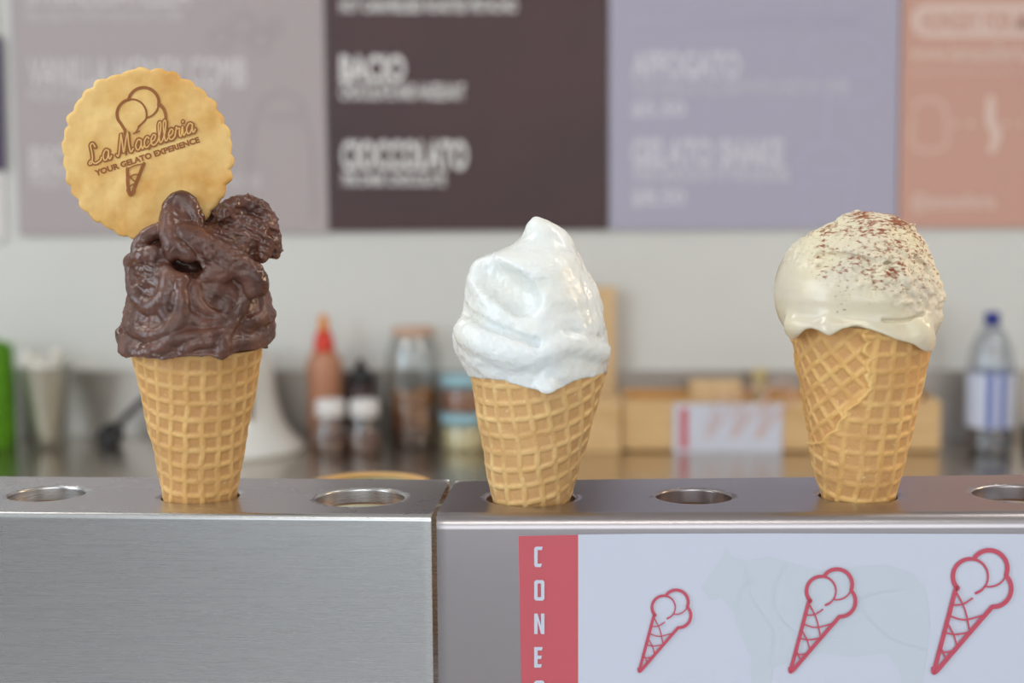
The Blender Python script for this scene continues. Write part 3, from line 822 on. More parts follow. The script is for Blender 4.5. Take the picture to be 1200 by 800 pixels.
# ledge of the lower mass
rib([(164,306),(174,298),(188,293),(199,297),(204,313),(216,322),(232,322),(248,320),(260,312),(268,306)], [8,8,8,9,8,7,6,6,8,9], 5, .5)
rib([(166,308),(166,325),(170,342),(183,352),(197,347),(204,332),(206,318)], [6,6,7,8,8,7,6], 5)
# melted runs
rib([(219,322),(220,345),(216,365),(205,378),(188,383),(168,381),(157,377)], [6,7,8,8,7,5,4], 5)
rib([(206,330),(200,352),(207,368)], [6,6,5], 5)
rib([(238,322),(236,338),(246,354),(262,364),(276,367),(287,357)], [5,5,4,4,4,4], 4)
rib([(280,316),(288,330),(291,345),(284,360),(274,374),(267,388),(263,404),(262,414)], [5,6,6,5.5,5.5,6,7,7], 4, .5)
rib([(152,396),(164,403),(182,403),(198,396),(208,388),(228,385),(250,383),(262,381)], [5,6,6,6,5,5,5,4], 5)
rib([(220,400),(235,392),(256,392)], [4,5,4], 4)
rib([(150,388),(156,398),(158,410)], [5,6,6], 5)
rib([(266,398),(285,396),(305,392),(322,381)], [5,6,6,5], 5)
rib([(290,374),(306,370),(322,368)], [4,6,6], 5)
rib([(306,338),(310,352),(311,366)], [5,6,6], 4)
rib([(242,372),(256,370),(274,370)], [3,3.5,3], 4)
for a in np.linspace(math.pi*.66, math.pi*1.34, 16, endpoint=False):
    b = a + math.pi*.68/16
    v.seg((76*math.sin(a), -74*math.cos(a), 171), (76*math.sin(b), -74*math.cos(b), 171), 6.5, 6.5, 6)
rib([(153,404),(170,410),(195,413),(215,410),(235,409),(255,410),(268,410),(285,405),(305,401),(320,392)], [5,6,6,5,5,5,6,5,5,5], 6, .45)
v.hem([150,158,164,175,195,205,215,228,240,250,257,263,270,280,295,310,318,326], [408,413,411,414,418,418,416,414,417,415,419,421,417,411,409,405,400,394], X0, Y1, 0, 41, .192, .006, 173)
# dollops on top: tall left fold, cross ribbon, left curl
def sg3(pts, r, k=5):
    Q = spline([e1(*p) for p in pts], 5); n = len(Q); rr = np.interp(np.linspace(0,1,n), np.linspace(0,1,len(r)), r)
    for i in range(n-1): v.seg(Q[i], Q[i+1], rr[i], rr[i+1], k)
sg3([(214,288,52),(209,268,46),(210,250,36),(216,236,28),(226,232,28),(236,244,32),(241,258,36)], [10,10,10,10,9,8,6], 5)
sg3([(224,244,30),(222,262,34)], [9,11], 6)
sg3([(212,278,50),(222,284,56),(230,292,58)], [8,8,6], 5)
sg3([(172,296,28),(174,284,30),(184,272,32),(196,266,34),(206,262,34)], [6,7,7,7,7], 4)
sg3([(224,266,44),(244,276,52),(266,290,58),(288,304,62),(304,318,62),(310,332,60)], [11,12,12,13,12,8], 5)
sg3([(258,304,60),(268,314,64)], [9,9], 5)
sg3([(296,316,64),(300,336,66)], [8,6], 4)
sg3([(268,252,30),(280,240,24),(296,238,18),(312,246,16),(322,262,16),(327,282,14),(328,299,12)], [6,8,8,8,8,7,6.2], 5)
sg3([(312,270,24),(318,284,24),(312,300,26)], [7,8,6], 5)
nz2 = vnoise(v.X, v.Y, v.Z, 9, 6)*.9 + vnoise(v.X, v.Y, v.Z, 3.2, 8)*.35
grain = np.clip((v.Z-(Y1-330))/20, 0, 1)*np.clip((v.X+8)/25, .15, 1)
strata = vnoise(v.X*.35+v.Z*.35, v.Y*.4, v.Z+v.X*.45, 4.4, 21)*1.5 + vnoise(v.X, v.Y, v.Z, 4.5, 22)*1.8 + vnoise(v.X, v.Y, v.Z, 3.2, 23)*.6
v.f += (nz2+strata*grain).astype(np.float32)
o = v.mesh('gelato_scoop', g1, t1, s1, -ZB, 1.004)

# --- cone 2: white
cm2 = cone_material('waffle pale', (214,168,102), (240,206,144), (210,164,108))
t2, s2_ = ice_cream(622, 582.3, 'waffle cone of smooth white gelato with pointed peak, middle one')
Y2, X2 = 582.3, 622
def top2(p):
    # front rim: dips in the middle, rises left and right
    return 139 + 6*np.sin(p+2.5)*0 + 3*np.sin(p) - 0*p
waffle_cone(t2, 45.5, .222, ZB, lambda p: 148 + 2.5*np.sin(p) + 0*p, 0.066, cm2, R(11), 20.2, s2_, 23, off=(4, 9))
g2 = principled('white gelato', (230,232,230), 0.25, **{'Subsurface_Weight': 0.6, 'Subsurface_Scale': 0.006, 'Specular_IOR_Level': 0.5})
noise_var(g2, (228,232,232), (234,232,222), 28, 4, .4, .7, bump=.6, bscale=300, dist=.0006)
nodes(g2)[3].inputs['Subsurface Radius'].default_value = (1, .95, .85)
rough_by_noise(g2, .15, .4, 70)
v = Vol(-100, 104, -92, 92, 118, 340, 1.35)
prof2 = [(462,553,708),(450,552,710),(443,552,711),(436,551,711.5),(425,544,712.5),(415,538,713),(403,534,713),(392,532,712),(380,536,711),(370,541,708),(358,546,705),(345,549,701),(330,550,696),(318,552,691),(306,556,685),(299,566,681),(292,584,677),(284,602,673),(275,614,669),(267,619,662),(260,621,651),(255,624,640),(252.5,627,633)]
core(v, [(Y2-y, l-X2, r-X2) for y, l, r in prof2], .93)
blur(v, 3)
cr = vnoise(v.X, v.Y, v.Z, 34, 31)*2.2 + vnoise(v.X, v.Y, v.Z, 15, 32)*1.5
v.f += cr.astype(np.float32)
p2 = lambda *a: [(x-X2, Y2-y) for x, y in a]
e2 = lambda x, y, d: front_point(x, y, d, X2, Y2)
v.freeze()
v.path(p2((545,356),(556,366),(575,374),(600,382),(622,390),(634,394)), [3,4,3.5,3,2.5,2], 10, .4, 'sub')
v.path(p2((634,394),(655,384),(672,380),(690,388),(706,392)), [1.5,1.5,1.5,2,2], 6, .4, 'sub')
v.path(p2((566,305),(585,318),(604,330),(618,345)), [3,4,4,3], 24, .3, 'sub')
v.path(p2((545,378),(565,390),(600,402),(630,408)), [5,6,6,3], 18, .08)
v.path(p2((640,400),(665,392),(690,400),(706,406)), [4,5,5,4], 14, .12)
v.path(p2((628,393),(634,394)), [1.5,1.5], 2, .5, 'sub')
v.path(p2((640,444),(646,453)), [9,5], 12, .35)
v.hem([550,557,575,590,600,612,620,628,640,650,657,668,680,695,705,711,718], [437,438,441,443,446,450,452,454,457,455,451,446,442,439,436,433,430], X2, Y2, 0, 45.5, .222, .066, 148)
blur(v, 1)
crust = vnoise(v.X, v.Y, v.Z, 7, 33)*.7 + vnoise(v.X, v.Y, v.Z, 3.2, 34)*.55*np.clip((30-v.X)/60, .15, 1)
v.f += crust.astype(np.float32)
v.mesh('gelato_scoop', g2, t2, s2_, -ZB)

# --- cone 3: pale with cocoa
cm3 = cone_material('waffle toasted', (212,160,88), (240,200,130), (206,156,98))
t3, s3 = ice_cream(1005, 579.8, 'waffle cone of pale cream gelato dusted with cocoa at right')
Y3, X3 = 579.8, 1005
def seam(Z):
    zs_ = np.array([0, 55, 62, 75, 92, 105, 118, 130, 140, 155, 168, 178, 200], float)
    xs_ = np.array([940, 952, 960, 972, 984, 992, 1003, 1013, 1017, 1011, 1014, 1010, 1008], float)-1005
    return np.interp(Z, zs_, xs_)
waffle_cone(t3, 39.8, .192, ZB, lambda p: 203 - 3*np.sin(p), 0.012, cm3, R(42), 19.5, s3, 37, over=(R(-5), seam, 4.8, (5, 2)), off=(3, 6))
g3 = principled('cream gelato', (216,204,182), 0.3, **{'Subsurface_Weight': 0.35, 'Subsurface_Scale': 0.004})
nt, N, L, b = nodes(g3)
nodes(g3)[3].inputs['Subsurface Radius'].default_value = (1, .8, .6)
tc = N.new('ShaderNodeTexCoord')
n1 = N.new('ShaderNodeTexNoise'); n1.inputs['Scale'].default_value = 40; n1.inputs['Detail'].default_value = 5
L.new(tc.outputs['Object'], n1.inputs['Vector'])
c1 = N.new('ShaderNodeValToRGB'); c1.color_ramp.elements[0].position = .35; c1.color_ramp.elements[1].position = .7
c1.color_ramp.elements[0].color = (*lin((214,204,185)), 1); c1.color_ramp.elements[1].color = (*lin((226,214,181)), 1)
L.new(n1.outputs['Fac'], c1.inputs[0])
# cocoa dusting sprinkled from above: denser towards the top of the scoop
at = N.new('ShaderNodeAttribute'); at.attribute_name = 'dust'
n2 = N.new('ShaderNodeTexNoise'); n2.inputs['Scale'].default_value = 560; n2.inputs['Detail'].default_value = 4; n2.inputs['Roughness'].default_value = .6
mpn = N.new('ShaderNodeMapping'); mpn.inputs['Scale'].default_value = (.7, 1, 1.5)
L.new(tc.outputs['Object'], mpn.inputs[0]); L.new(mpn.outputs[0], n2.inputs['Vector'])
ad = N.new('ShaderNodeMath'); ad.operation = 'ADD'; L.new(n2.outputs['Fac'], ad.inputs[0]); L.new(at.outputs['Fac'], ad.inputs[1])
c3 = N.new('ShaderNodeValToRGB'); c3.color_ramp.elements[0].position = .585; c3.color_ramp.elements[1].position = .74
L.new(ad.outputs[0], c3.inputs[0])
mx = N.new('ShaderNodeMix'); mx.data_type = 'RGBA'; mx.inputs[7].default_value = (*lin((140,78,48)), 1)
L.new(c3.outputs[0], mx.inputs[0]); L.new(c1.outputs[0], mx.inputs[6]); L.new(mx.outputs[2], b.inputs['Base Color'])
bp = N.new('ShaderNodeBump'); bp.inputs['Strength'].default_value = .15; bp.inputs['Distance'].default_value = .0004
L.new(n2.outputs['Fac'], bp.inputs['Height']); L.new(bp.outputs[0], b.inputs['Normal'])
mr = N.new('ShaderNodeMapRange'); mr.inputs['To Min'].default_value = .16; mr.inputs['To Max'].default_value = .7
at2 = N.new('ShaderNodeAttribute'); at2.attribute_name = 'rough'
L.new(at2.outputs['Fac'], mr.inputs['Value']); L.new(mr.outputs[0], b.inputs['Roughness'])
v = Vol(-108, 108, -104, 104, 158, 346, 1.35)
prof3 = [(410,930,1084),(402,928,1086),(394,926,1088),(388,924,1091),(380,918,1094),(370,912,1098),(358,908,1096),(345,906,1098),(332,906,1096),(320,908,1092),(308,912,1087),(296,919,1082),(285,928,1077),(275,939,1071),(267,952,1064),(260,968,1062),(254,977,1050),(248,986,1036),(245,996,1018)]
core(v, [(Y3-y, l-X3, r-X3) for y, l, r in prof3], .96)
blur(v, 4)
p3 = lambda *a: [(x-X3, Y3-y) for x, y in a]
e3 = lambda x, y, d: front_point(x, y, d, X3, Y3)
v.freeze()
v.path(p3((933,372),(932,388)), [9,5], 12, .4)
v.path(p3((972,372),(972,384)), [9,5], 12, .4)
v.path(p3((1066,378),(1076,401)), [14,7], 14, .35)
v.path(p3((930,370),(960,376),(1000,376),(1040,384),(1070,386)), [6,6,6,7,8], 14, .15)
v.hem([918,926,930,934,938,945,952,960,967,972,978,986,1000,1015,1030,1045,1055,1063,1070,1077,1082,1088,1096,1104], [382,389,393,393,389,381,379,381,385,388,385,381,380,383,388,394,396,398,403,407,405,398,388,370], X3, Y3, 0, 41.5, .184, .012, 203)
blur(v, 2)
up = np.clip((v.Z-(Y3-347)+v.X*.38+vnoise(v.X, v.Y, v.Z, 25, 57)*12)/38, 0, 1); up = up*up*(3-2*up)
v.f += (vnoise(v.X, v.Y, v.Z, 40, 51)*1.6 + up*(vnoise(v.X*.5, v.Y*.5, v.Z+v.X*.35, 6, 52)*2.0 + vnoise(v.X, v.Y, v.Z, 5, 53)*1.7 + vnoise(v.X, v.Y, v.Z, 2.8, 54)*1.1)).astype(np.float32)
v.freeze()
v.ell(e3(957, 297, 74), (4, 8, 3), 2, 'sub'); v.ell(e3(1001, 369, 96), (7, 6, 2.4), 2, 'sub')
v.path(p3((1030,298),(1042,300)), [2.2,2.2], 3, .5, 'sub')
v.path(p3((1046,296),(1050,306),(1055,318)), [3.5,5,6.5], 5, .4)
v.path(p3((1060,290),(1078,310),(1086,334)), [2,3,2], 4, .5, 'sub')
v.path(p3((1030,362),(1055,363),(1075,357)), [.6,.9,.7], 4, .5, 'sub')
v.path(p3((955,290),(985,288),(1020,294)), [1,1.4,1], 5, .5, 'sub')
v.path(p3((950,272),(970,266),(985,262)), [3,4,3], 6, .4)
o = v.mesh('gelato_scoop', g3, t3, s3, -ZB, .990)
n = len(o.data.vertices); co = np.zeros(n*3, np.float32); o.data.vertices.foreach_get('co', co); co = co.reshape(-1, 3)/s3
no = np.zeros(n*3, np.float32); o.data.vertices.foreach_get('normal', no); no = no.reshape(-1, 3)
zz = co[:, 2]+ZB; xx = co[:, 0]
dz = np.interp(zz, [Y3-385, Y3-350, Y3-325, Y3-300, Y3-262, Y3-245], [-.30, -.04, .02, .03, .10, .12])
dz += vnoise(xx, co[:, 1], zz, 20, 61)*.12 + vnoise(xx*.4, co[:, 1], zz, 7, 62)*.07 + np.clip(no[:, 2], -.3, 1)*.04
dz += np.interp(xx, [-95, -60, -20, 60, 95], [-.25, -.08, 0, 0, -.03])
a = o.data.attributes.new('dust', 'FLOAT', 'POINT'); a.data.foreach_set('value', dz.astype(np.float32))
rg = np.clip((zz-(Y3-347)+xx*.38+vnoise(xx, co[:, 1], zz, 25, 57)*12)/38, 0, 1); rg = rg*rg*(3-2*rg)
a = o.data.attributes.new('rough', 'FLOAT', 'POINT'); a.data.foreach_set('value', rg.astype(np.float32))

# ------------------------------------------------------------------ wafer disc with its printed emblem
wm = principled('wafer biscuit', (232,188,108), 0.6, **{'Subsurface_Weight': 0.1, 'Subsurface_Scale': 0.002})
noise_var(wm, (212,154,72), (238,200,128), 60, 8, .3, .66, bump=.4, bscale=240, dist=.0006)
plain('wafer_print', (150,88,34), 0.6); plain('wafer_print_light', (222,176,104), 0.6)
H1 = on_z(235, 580.5, HT)
# plane of the wafer: upright, leaning back a little, passing through the back part of the chocolate scoop
wp = H1 + Vector((0, .004, 0)); wn = Vector((0.03, -1, -0.05)).normalized()
WC = on_plane(173, 181.5, wp, wn)
wx = Vector((1, 0, 0)); wx = (wx - wn*wx.dot(wn)).normalized(); wz = wx.cross(wn); wz = wz if wz.z > 0 else -wz
ws = dep(WC)/F
wf = thing('round_wafer', WC - wz*(98*ws), 'round golden wafer with scalloped edge stuck into the chocolate gelato', 'wafer')
bpy.context.view_layer.update()
wbase = wf.location.copy()
def wpt(u, v_, d): return WC + wx*(u*ws) + wz*(v_*ws) + wn*(d*ws) - wbase
def wsurf(u, v_):
    return 4.0 + .55*mnoise.noise(Vector((u/9, v_/9, 3))) + .8*math.sin(u/7.2+v_/40)*math.sin(v_/7.2-u/40)
rs = np.random.RandomState(5); NT = 34
jit = rs.rand(NT)*2.2
def wrad(a):
    k = (a/(2*math.pi)*NT) % NT; i = int(k); f = k-i
    amp = 2.0 + jit[i]*1.1
    return 98.2 + amp*math.sin(math.pi*f)**.8 + 1.8*mnoise.noise(Vector((math.cos(a)*2, math.sin(a)*2, 7))) + 2.4*mnoise.noise(Vector((math.cos(a)*7, math.sin(a)*9, 2)))
NA, NR = 360, 60
V = []; Fc = []
for side in (1, -1):
    b = len(V)
    for i in range(NR+1):
        for j in range(NA):
            a = 2*math.pi*j/NA; rr = wrad(a)*(i/NR)
            u, v_ = rr*math.cos(a), rr*math.sin(a)
            th = wsurf(u, v_) if side == 1 else -3.0
            e = max(0, (i/NR-.955)/.045); th = th*(1-.6*e*e) if side == 1 else th*(1-.6*e*e)
            V.append(wpt(u, v_, th))
    for i in range(NR):
        for j in range(NA):
            q = (b+i*NA+j, b+(i+1)*NA+j, b+(i+1)*NA+(j+1)%NA, b+i*NA+(j+1)%NA)
            Fc.append(q if side == 1 else q[::-1])
b2_ = (NR+1)*NA
for j in range(NA): Fc.append((NR*NA+j, b2_+NR*NA+j, b2_+NR*NA+(j+1)%NA, NR*NA+(j+1)%NA))
mesh_obj('wafer_disc', V, Fc, wm, wf, True)
def wmap(lift):
    def f(x, y):
        p = on_plane(x, y, WC, wn) - WC
        u, v_ = p.dot(wx)/ws, p.dot(wz)/ws
        return wpt(u, v_, wsurf(u, v_) + lift)
    return f
crop = lambda x, y: (40+x/3.636, 60+y/3.636)
# emblem cone (coordinates measured on the emblem, 3.636 units to a photo pixel)
EM = [
 ([(392,335),(372,305)]+arc(421, 268, 63, 205, 100, 8), 13), (arc(421, 268, 63, 96, -20, 8)+[(466,306),(450,320)], 8),
 (arc(471, 220, 65, 165, -10, 12), 13), (arc(471, 220, 65, -14, -75, 6), 8),
 ([(535,222),(558,250),(566,285),(555,320)], 13), ([(392,335),(394,352)], 12), ([(398,415),(398,440)], 8), ([(402,500),(405,560),(412,605)], 14),
 ([(502,400),(496,415)], 10), ([(474,478),(440,560),(425,605)], 14), ([(405,590),(417,612),(432,595)], 13),
 ([(455,318),(440,345)], 6), ([(430,350),(455,340)], 6), ([(404,520),(425,545),(440,555)], 6),
 ([(404,500),(440,485),(478,478)], 6), ([(410,540),(432,525),(455,525)], 6), ([(412,575),(430,565),(438,568)], 6)]
strokes('printed_cone', [([crop(*p) for p in P_], wd/3.636) for P_, wd in EM], wmap(.45), M['wafer_print'], wf)
# script lettering, drawn along a baseline that rises to the right
GL = {
 'L': (0.95, [[(.55,.80),(.42,1.0),(.25,.95),(.28,.70),(.30,.35),(.20,.08),(.05,.10),(.20,.20),(.45,.02),(.80,.08),(.92,.22)]]),
 'a': (0.62, [[(.50,.42),(.30,.50),(.10,.30),(.14,.06),(.32,.05),(.48,.28),(.50,.45),(.48,.12),(.55,.02),(.68,.14)]]),
 'M': (1.25, [[(.0,.10),(.10,.02),(.22,.30),(.38,.95),(.42,.95),(.46,.45),(.50,.12),(.68,.60),(.86,.98),(.88,.95),(.88,.40),(.96,.04),(1.15,.15)]]),
 'c': (0.50, [[(.44,.40),(.30,.50),(.10,.32),(.12,.06),(.30,.02),(.52,.14)]]),
 'e': (0.50, [[(.06,.20),(.30,.26),(.40,.42),(.26,.50),(.08,.30),(.14,.05),(.32,.02),(.52,.14)]]),
 'l': (0.36, [[(.0,.12),(.20,.45),(.34,.90),(.24,1.0),(.14,.80),(.14,.20),(.22,.02),(.38,.14)]]),
 'r': (0.46, [[(.0,.12),(.12,.40),(.16,.52),(.22,.42),(.36,.42),(.32,.15),(.38,.02),(.48,.14)]]),
 'i': (0.30, [[(.0,.12),(.12,.45),(.12,.12),(.18,.02),(.32,.14)], [(.16,.66),(.18,.70)]]),
 ' ': (0.42, [])}
def script(word, start, end, h, shear=.22):
    tot = sum(GL[c][0] for c in word); out = []
    bx = np.array(end, float)-np.array(start, float); L_ = np.hypot(*bx); ux = bx/L_; uy = np.array([ux[1], -ux[0]])
    k = L_/tot; cur = 0
    for c in word:
        wd, S_ = GL[c]
        for st in S_:
            out.append([tuple(np.array(start)+ux*((cur+x+shear*y*h/k)*k)+uy*(y*h)) for x, y in st])
        cur += wd
    return out
sc_ = script('La Macelleria', crop(238, 488), crop(690, 345), 86/3.636)
strokes('script_lettering', [(P_, 5.2) for P_ in sc_], wmap(.70), M['wafer_print'], wf)
strokes('script_highlight', [(P_, 1.6) for P_ in sc_], wmap(.95), M['wafer_print_light'], wf)
# tagline: outlined small capitals
uv, tf = text_mesh('YOUR GELATO EXPERIENCE', .045)
s0, s1_ = np.array(crop(268, 532)), np.array(crop(712, 388)); ux = (s1_-s0)/np.hypot(*(s1_-s0)); uy = np.array([ux[1], -ux[0]]); LL = np.hypot(*(s1_-s0))
wm2 = wmap(.7)
mesh_obj('tagline_lettering', [wm2(*(s0+ux*u*LL+uy*v_*7.2)) for u, v_ in uv], tf, M['wafer_print'], wf, False)

# ------------------------------------------------------------------ things on the back counter
def spot(x, y):
    p = on_z(x, y, ZC); return p, dep(p)/F
GRP = None
# green grassy pot, left edge
p, s = spot(-12, 524)
t = thing('grass_planter', p, 'bright green grassy planter at the far left of the back counter', 'planter')
lathe('planter_core', [(30,0),(31,60),(29,118),(20,124)], M['green_core'], t, s=s)
V = []; Fc = []
for k in range(900):
    a = random.uniform(0, 6.283); z = random.uniform(0, 118); r = 30.5
    h = random.uniform(8, 16); da = .05; lean = random.uniform(-.15, .15)
    b = len(V)
    for aa, rr, zz_ in ((a-da*.7, r, z), (a+da*.7, r, z), (a+lean, r+random.uniform(1, 3), min(z+h, 132))): V.append((rr*s*math.cos(aa), rr*s*math.sin(aa), zz_*s))
    Fc.append((b, b+1, b+2))
mesh_obj('grass_blades', V, Fc, M['green'], t, False, kind='stuff')
# cup of white spoons
p, s = spot(58, 524)
t = thing('plastic_cup', p, 'tapered frosted cup filled with white spoons beside the green planter', 'cup')
lathe('cup_wall', [(0,.5),(14,0),(16.5,20),(25,70),(31,96),(32.5,97),(32,94),(24,68),(15.5,20),(13,1.5),(0,1.5)], M['cup_plastic'], t, s=s)
lathe('napkin_filling', [(0,2),(12,2),(14.5,20),(21,62),(24,78),(0,84)], M['paper_cream'], t, s=s)
for k in range(11):
    a = k*2.4; r0_ = 5+k*.4; x1 = math.cos(a)*(16+k*.5)-6; y1 = math.sin(a)*16
    zt = 100+random.uniform(0, 18)
    pts = spline([(r0_*math.cos(a)*.9*s, r0_*math.sin(a)*.9*s, 6*s), (x1*.55*s, y1*.55*s, 55*s), (x1*s, y1*s, (zt-14)*s), (x1*1.15*s, y1*1.15*s, zt*s)], 4)
    rr = [1.8*s if i < len(pts)-6 else (1.8+3.6*math.sin((i-len(pts)+6)/6*math.pi))*s for i in range(len(pts))]
    sp_ = tube('plastic_spoon', pts, rr, M['spoon'], None, 8); sp_.location = p
    tag(sp_, 'white plastic spoon standing in the frosted cup on the back counter', 'spoon', 'spoons in the frosted cup')
# black cord
p, s = spot(150, 522)
C = [(-34,0,4),(-30,-4,16),(-18,-2,24),(-8,2,16),(-12,-4,4),(-24,-6,3),(-30,4,8),(-14,6,22),(4,4,40),(20,4,54),(40,8,62),(60,12,60)]
t = thing('black_cord', p, 'black looped power cord behind the chocolate gelato cone', 'cord')
tube('cable', [(q[0]*s, q[1]*s, q[2]*s) for q in spline(C, 6)], 4.2*s, M['black'], t, 10)
lathe('plug', [(0,0),(9,0),(10,4),(9,14),(5,18),(0,18)], M['black'], t, s=s, off=(-20*s, -8*s, 0))
# flared pedestal stand
p, s = spot(275, 527)
t = thing('pedestal_stand', p, 'white flared stand with wide round base behind the chocolate cone', 'stand')
lathe('flared_foot', [(0,0),(80,0),(83,2),(83,7),(76,12),(68,19),(60,30),(53,48),(49,68),(47,95),(46,115),(0,118)], M['white_gloss'], t, s=s, n=72)
bm_obj('brown_band', box_bm(20*s, 33*s, -46.5*s, -42*s, 40*s, 112*s), M['brown_food'], t)
lathe('knob', [(0,0),(5,1),(7,5),(5,9),(0,10)], M['blue_lid'], t, s=s, off=(34*s, -32*s, 116*s))
# sauce bottle with red and orange nozzle
p, s = spot(382, 520)
t = thing('sauce_bottle', p, 'squeeze bottle of tan sauce with red cap and orange tip', 'bottle')
lathe('bottle_body', [(0,0),(18,0),(20,3),(20,70),(21,92),(18,104),(12,110),(0,111)], M['sauce'], t, s=s)
lathe('cap', [(12,108),(12,114),(10,128),(6,134),(0,135)], M['red_cap'], t, s=s)
lathe('nozzle_tip', [(6.5,131),(6,140),(4.5,151),(0,153)], M['orange_tip'], t, s=s)
# dark bottle
p, s = spot(424, 518)
t = thing('syrup_bottle', p, 'dark syrup bottle with black pointed cap among the jars', 'bottle')
lathe('bottle_body', [(0,0),(15,0),(16,3),(16,60),(15,70),(0,72)], M['dark_syrup'], t, s=s)
lathe('cap', [(16,70),(16.5,76),(11,84),(6,89),(3,98),(0,99)], M['black'], t, s=s)
# two small spice jars
for x, lab in ((388, 'small glass jar of brown topping in front of the sauce bottle'), (428, 'small glass jar of brown topping in front of the dark syrup bottle')):
    p, s = spot(x, 529)
    t = thing('topping_jar', p, lab, 'jar', 'small topping jars')
    lathe('glass_wall', [(0,0),(19,0),(20.5,3),(20.5,26),(16,36),(15,42),(15,44)], M['glass'], t, s=s)
    lathe('topping', [(0,1),(18,1),(19.4,4),(19.4,22),(14,26),(0,27)], M['brown_food'], t, s=s)
    lathe('lid', [(0,62),(14,62),(17,60),(17.5,42),(14,41),(0,41)], M['print_greyw'], t, s=s)
# big cookie jar
p, s = spot(486, 520)
t = thing('storage_jar', p, 'tall glass storage jar of caramel biscuits with copper coloured lid', 'jar')
lathe('glass_wall', [(0,0),(30,0),(32,4),(32,108),(29,120),(24,126),(24,130)], M['glass'], t, s=s)
lathe('lid', [(0,138),(22,138),(25,136),(25,128),(22,126),(0,126)], M['lid_brass'], t, s=s)
for k in range(34):
    lay = k//5; a = k*1.256+lay*.6; rr = 15 if k % 5 else 14
    col = M['caramel'] if lay >= 4 else (M['cookie'] if lay >= 2 else M['brown_food'])
    ck = lathe('caramel_biscuit', [(0,-3.4),(10,-3.2),(12.5,-1),(12.5,1),(10,3),(0,3.4)], col, None, n=20, s=s)
    ck.location = p + Vector((rr*s*math.cos(a), rr*s*math.sin(a), (7+lay*8.6)*s)); ck.rotation_euler = (random.uniform(-.3,.3), random.uniform(-.3,.3), 0)
    tag(ck, 'round brown biscuit inside the tall glass storage jar', 'biscuit', 'biscuits in the storage jar')
# stacked lidded jars beside the white gelato cone
p, s = spot(545, 525)
for i, (z0, cont, lab) in enumerate(((0, 'cream', 'squat jar of cream topping with pale blue lid, lower of the stack'), (44, 'cookie', 'squat jar of orange brown topping with pale blue lid, upper of the stack'))):
    t = thing('squat_jar', p + Vector((0, 0, z0*s)), lab, 'jar', 'stacked squat jars')
    lathe('glass_wall', [(0,.2),(25,.2),(27,3),(27,28),(25,30)], M['glass'], t, s=s)
    lathe('topping', [(0,1),(25,1),(26,4),(26,26),(0,27)], M[cont], t, s=s)
    lathe('lid', [(0,43.6),(24,43.6),(28,42),(28,31),(26,30),(0,30)], M['blue_lid'], t, s=s)
# wooden crate along the wall, with card, block and cup
p0, s = spot(729, 529); p1_, _ = spot(1100, 529)
cw = p1_.x-p0.x; hgt = 60*s; dp = YW-.014-p0.y-.002; th = .010
t = thing('wooden_crate', ((p0.x+p1_.x)/2, p0.y, ZC), 'long pale timber crate on the back counter behind the cream cone', 'crate')
bm_obj('front_board', box_bm(-cw/2, cw/2, 0, th, .004, hgt), M['bamboo'], t, bevel=.001)
bm_obj('back_board', box_bm(-cw/2, cw/2, dp-th, dp, .004, hgt+.004), M['orange_wood'], t, bevel=.001)
for sx_ in (-1, 1):
    xa = sx_*(cw/2-th/2)
    bm_obj('end_board', box_bm(xa-th/2, xa+th/2, th+.0002, dp-th-.0002, .004, hgt), M['bamboo'], t, bevel=.001)
bm_obj('base_board', box_bm(-cw/2+th, cw/2-th, th+.0002, dp-th-.0002, .0005, .010), M['orange_wood'], t)
pu, su = on_y(1076, 465, YW-.05), None
bm_obj('upright_board', box_bm(cw/2-.055, cw/2-.018, dp-.045, dp-.028, .0105, 175*s), M['bamboo2'], t, bevel=.001)
# second box and tall board to the left
q0, s_b = spot(655, 530); q1, _ = spot(727.5, 530)
t = thing('timber_box', ((q0.x+q1.x)/2, q0.y, ZC), 'smaller timber box left of the long crate, behind the white gelato', 'box')
w2 = q1.x-q0.x
bm_obj('box_body', box_bm(-w2/2, w2/2, 0, .075, .0005, 58*s_b), M['bamboo'], t, bevel=.001)
bm_obj('box_lid', box_bm(-w2/2, w2/2, 0, .075, 58*s_b+.0003, 63*s_b), M['bamboo'], t, bevel=.001)
ub = on_y(650, 500, YW-.035).x; uc_ = on_y(722, 500, YW-.035).x; zt_ = on_y(700, 336, YW-.035).z
tb2 = bm_obj('timber_board', box_bm(-(uc_-ub)/2, (uc_-ub)/2, -.009, .009, .0005, zt_-ZC), M['bamboo2'], None, bevel=.002)
tb2.location = ((uc_+ub)/2, YW-.027, ZC); tag(tb2, 'tall upright timber board leaning on wall behind the white gelato', 'board')
# block and cup in the crate
zin = ZC+.0105
pa = on_y(808, 470, p0.y+.05); pb = on_y(868, 470, p0.y+.05); ztop_ = on_y(838, 445, p0.y+.05).z
bl = bm_obj('timber_block', box_bm(-(pb.x-pa.x)/2, (pb.x-pa.x)/2, -.02, .02, 0, ztop_-zin), M['bamboo2'], None, bevel=.002)
bl.location = ((pa.x+pb.x)/2, p0.y+.05, zin); tag(bl, 'pale block standing inside the long crate above the small card', 'block')
pc = on_y(890, 450, p0.y+.05); zc_ = on_y(890, 433, p0.y+.05).z - zin; rc = 9.5*s
tcp = lathe('paper_cup', [(0,0),(rc*.8,0),(rc,zc_),(rc+.0015,zc_+.001),(rc-.001,zc_),(rc*.75,.004),(0,.004)], M['cream'], None, n=32)
tcp.location = (pc.x, p0.y+.05, zin); tag(tcp, 'cream coloured round cup standing in the long timber crate', 'cup')
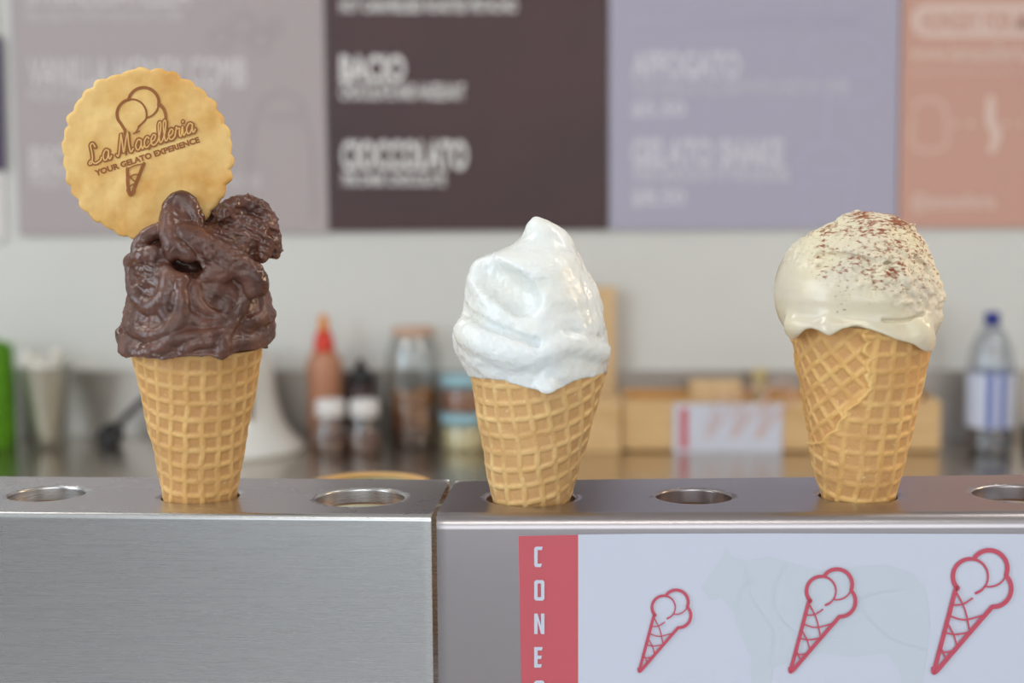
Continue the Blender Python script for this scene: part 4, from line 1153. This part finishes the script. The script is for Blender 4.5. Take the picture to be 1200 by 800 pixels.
# small sign card leaning on the crate front
cy = p0.y-.004
def cmap(t_, d): return rel(t_, lambda x, y: on_y(x, y, cy-d))
cc = on_y(853, 526, cy)
t = thing('small_card', cc, 'small white card with red strip leaning on the timber crate front', 'sign')
bpy.context.view_layer.update()
a_, b_ = on_y(789, 526, cy)-cc, on_y(917, 473, cy)-cc
bm_obj('card_sheet', box_bm(a_.x, b_.x, 0, .0015, ZC+.0005-cc.z, b_.z), M['paper'], t)
f1 = cmap(t, .0004)
poly_on('red_strip', [(797, 478), (806, 478), (806, 526), (797, 526)], f1, M['paper_red'], t, 'red strip')
for tx_, ty_, k_ in ((828, 512, .09), (858, 512, .11), (887, 513, .125)):
    icon('cone_icon', tx_, ty_, k_, cmap(t, .0008), M['print_peach_faint'], t)
# water bottle
p, s = spot(1159, 529)
t = thing('water_bottle', p, 'clear plastic water bottle with blue cap and label at right', 'bottle')
lathe('bottle_body', [(0,0),(22,0),(26,3),(27,10),(25,26),(27,30),(27,95),(27,104),(24,122),(17,138),(10,146),(9,149)], M['pet'], t, s=s)
lathe('bottle_water', [(0,1),(21,1),(25,4),(25.6,10),(23.6,26),(25.4,30),(25.4,60),(0,60.5)], thin_glass('water', (214,220,230), .04), t, s=s)
lathe('cap', [(0,164),(8,164),(9,162),(9,149),(0,149)], M['blue_cap'], t, s=s)
V = []; Fc = []; NL = 40
lb = lathe('label', [(27.4,31),(27.6,33),(27.6,92),(27.4,94)], M['label_white'], t, s=s)
md_ = lb.data; lb['label'] = 'white and blue bottle label'
md_.materials.append(M['label_blue'])
for pl in md_.polygons:
    c = pl.center; a = math.degrees(math.atan2(c.y, c.x))
    if (-112 < a < -100 or -84 < a < -66) and len(pl.vertices) == 4: pl.material_index = 1
bm = bmesh.new(); bm.from_mesh(md_); bmesh.ops.delete(bm, geom=[f for f in bm.faces if len(f.verts) > 4], context='FACES'); bm.to_mesh(md_); bm.free()
# dark round object at the right edge
p, s = spot(1212, 526)
t = thing('dark_tin', p, 'small dark round tin cut by the right edge of the photo', 'tin')
lathe('tin_body', [(0,0),(13,0),(14,2),(14,20),(0,21)], M['black'], t, s=s)
lathe('tin_lid', [(0,27),(13,27),(14.6,25),(14.6,21.2),(0,21.2)], M['black'], t, s=s)
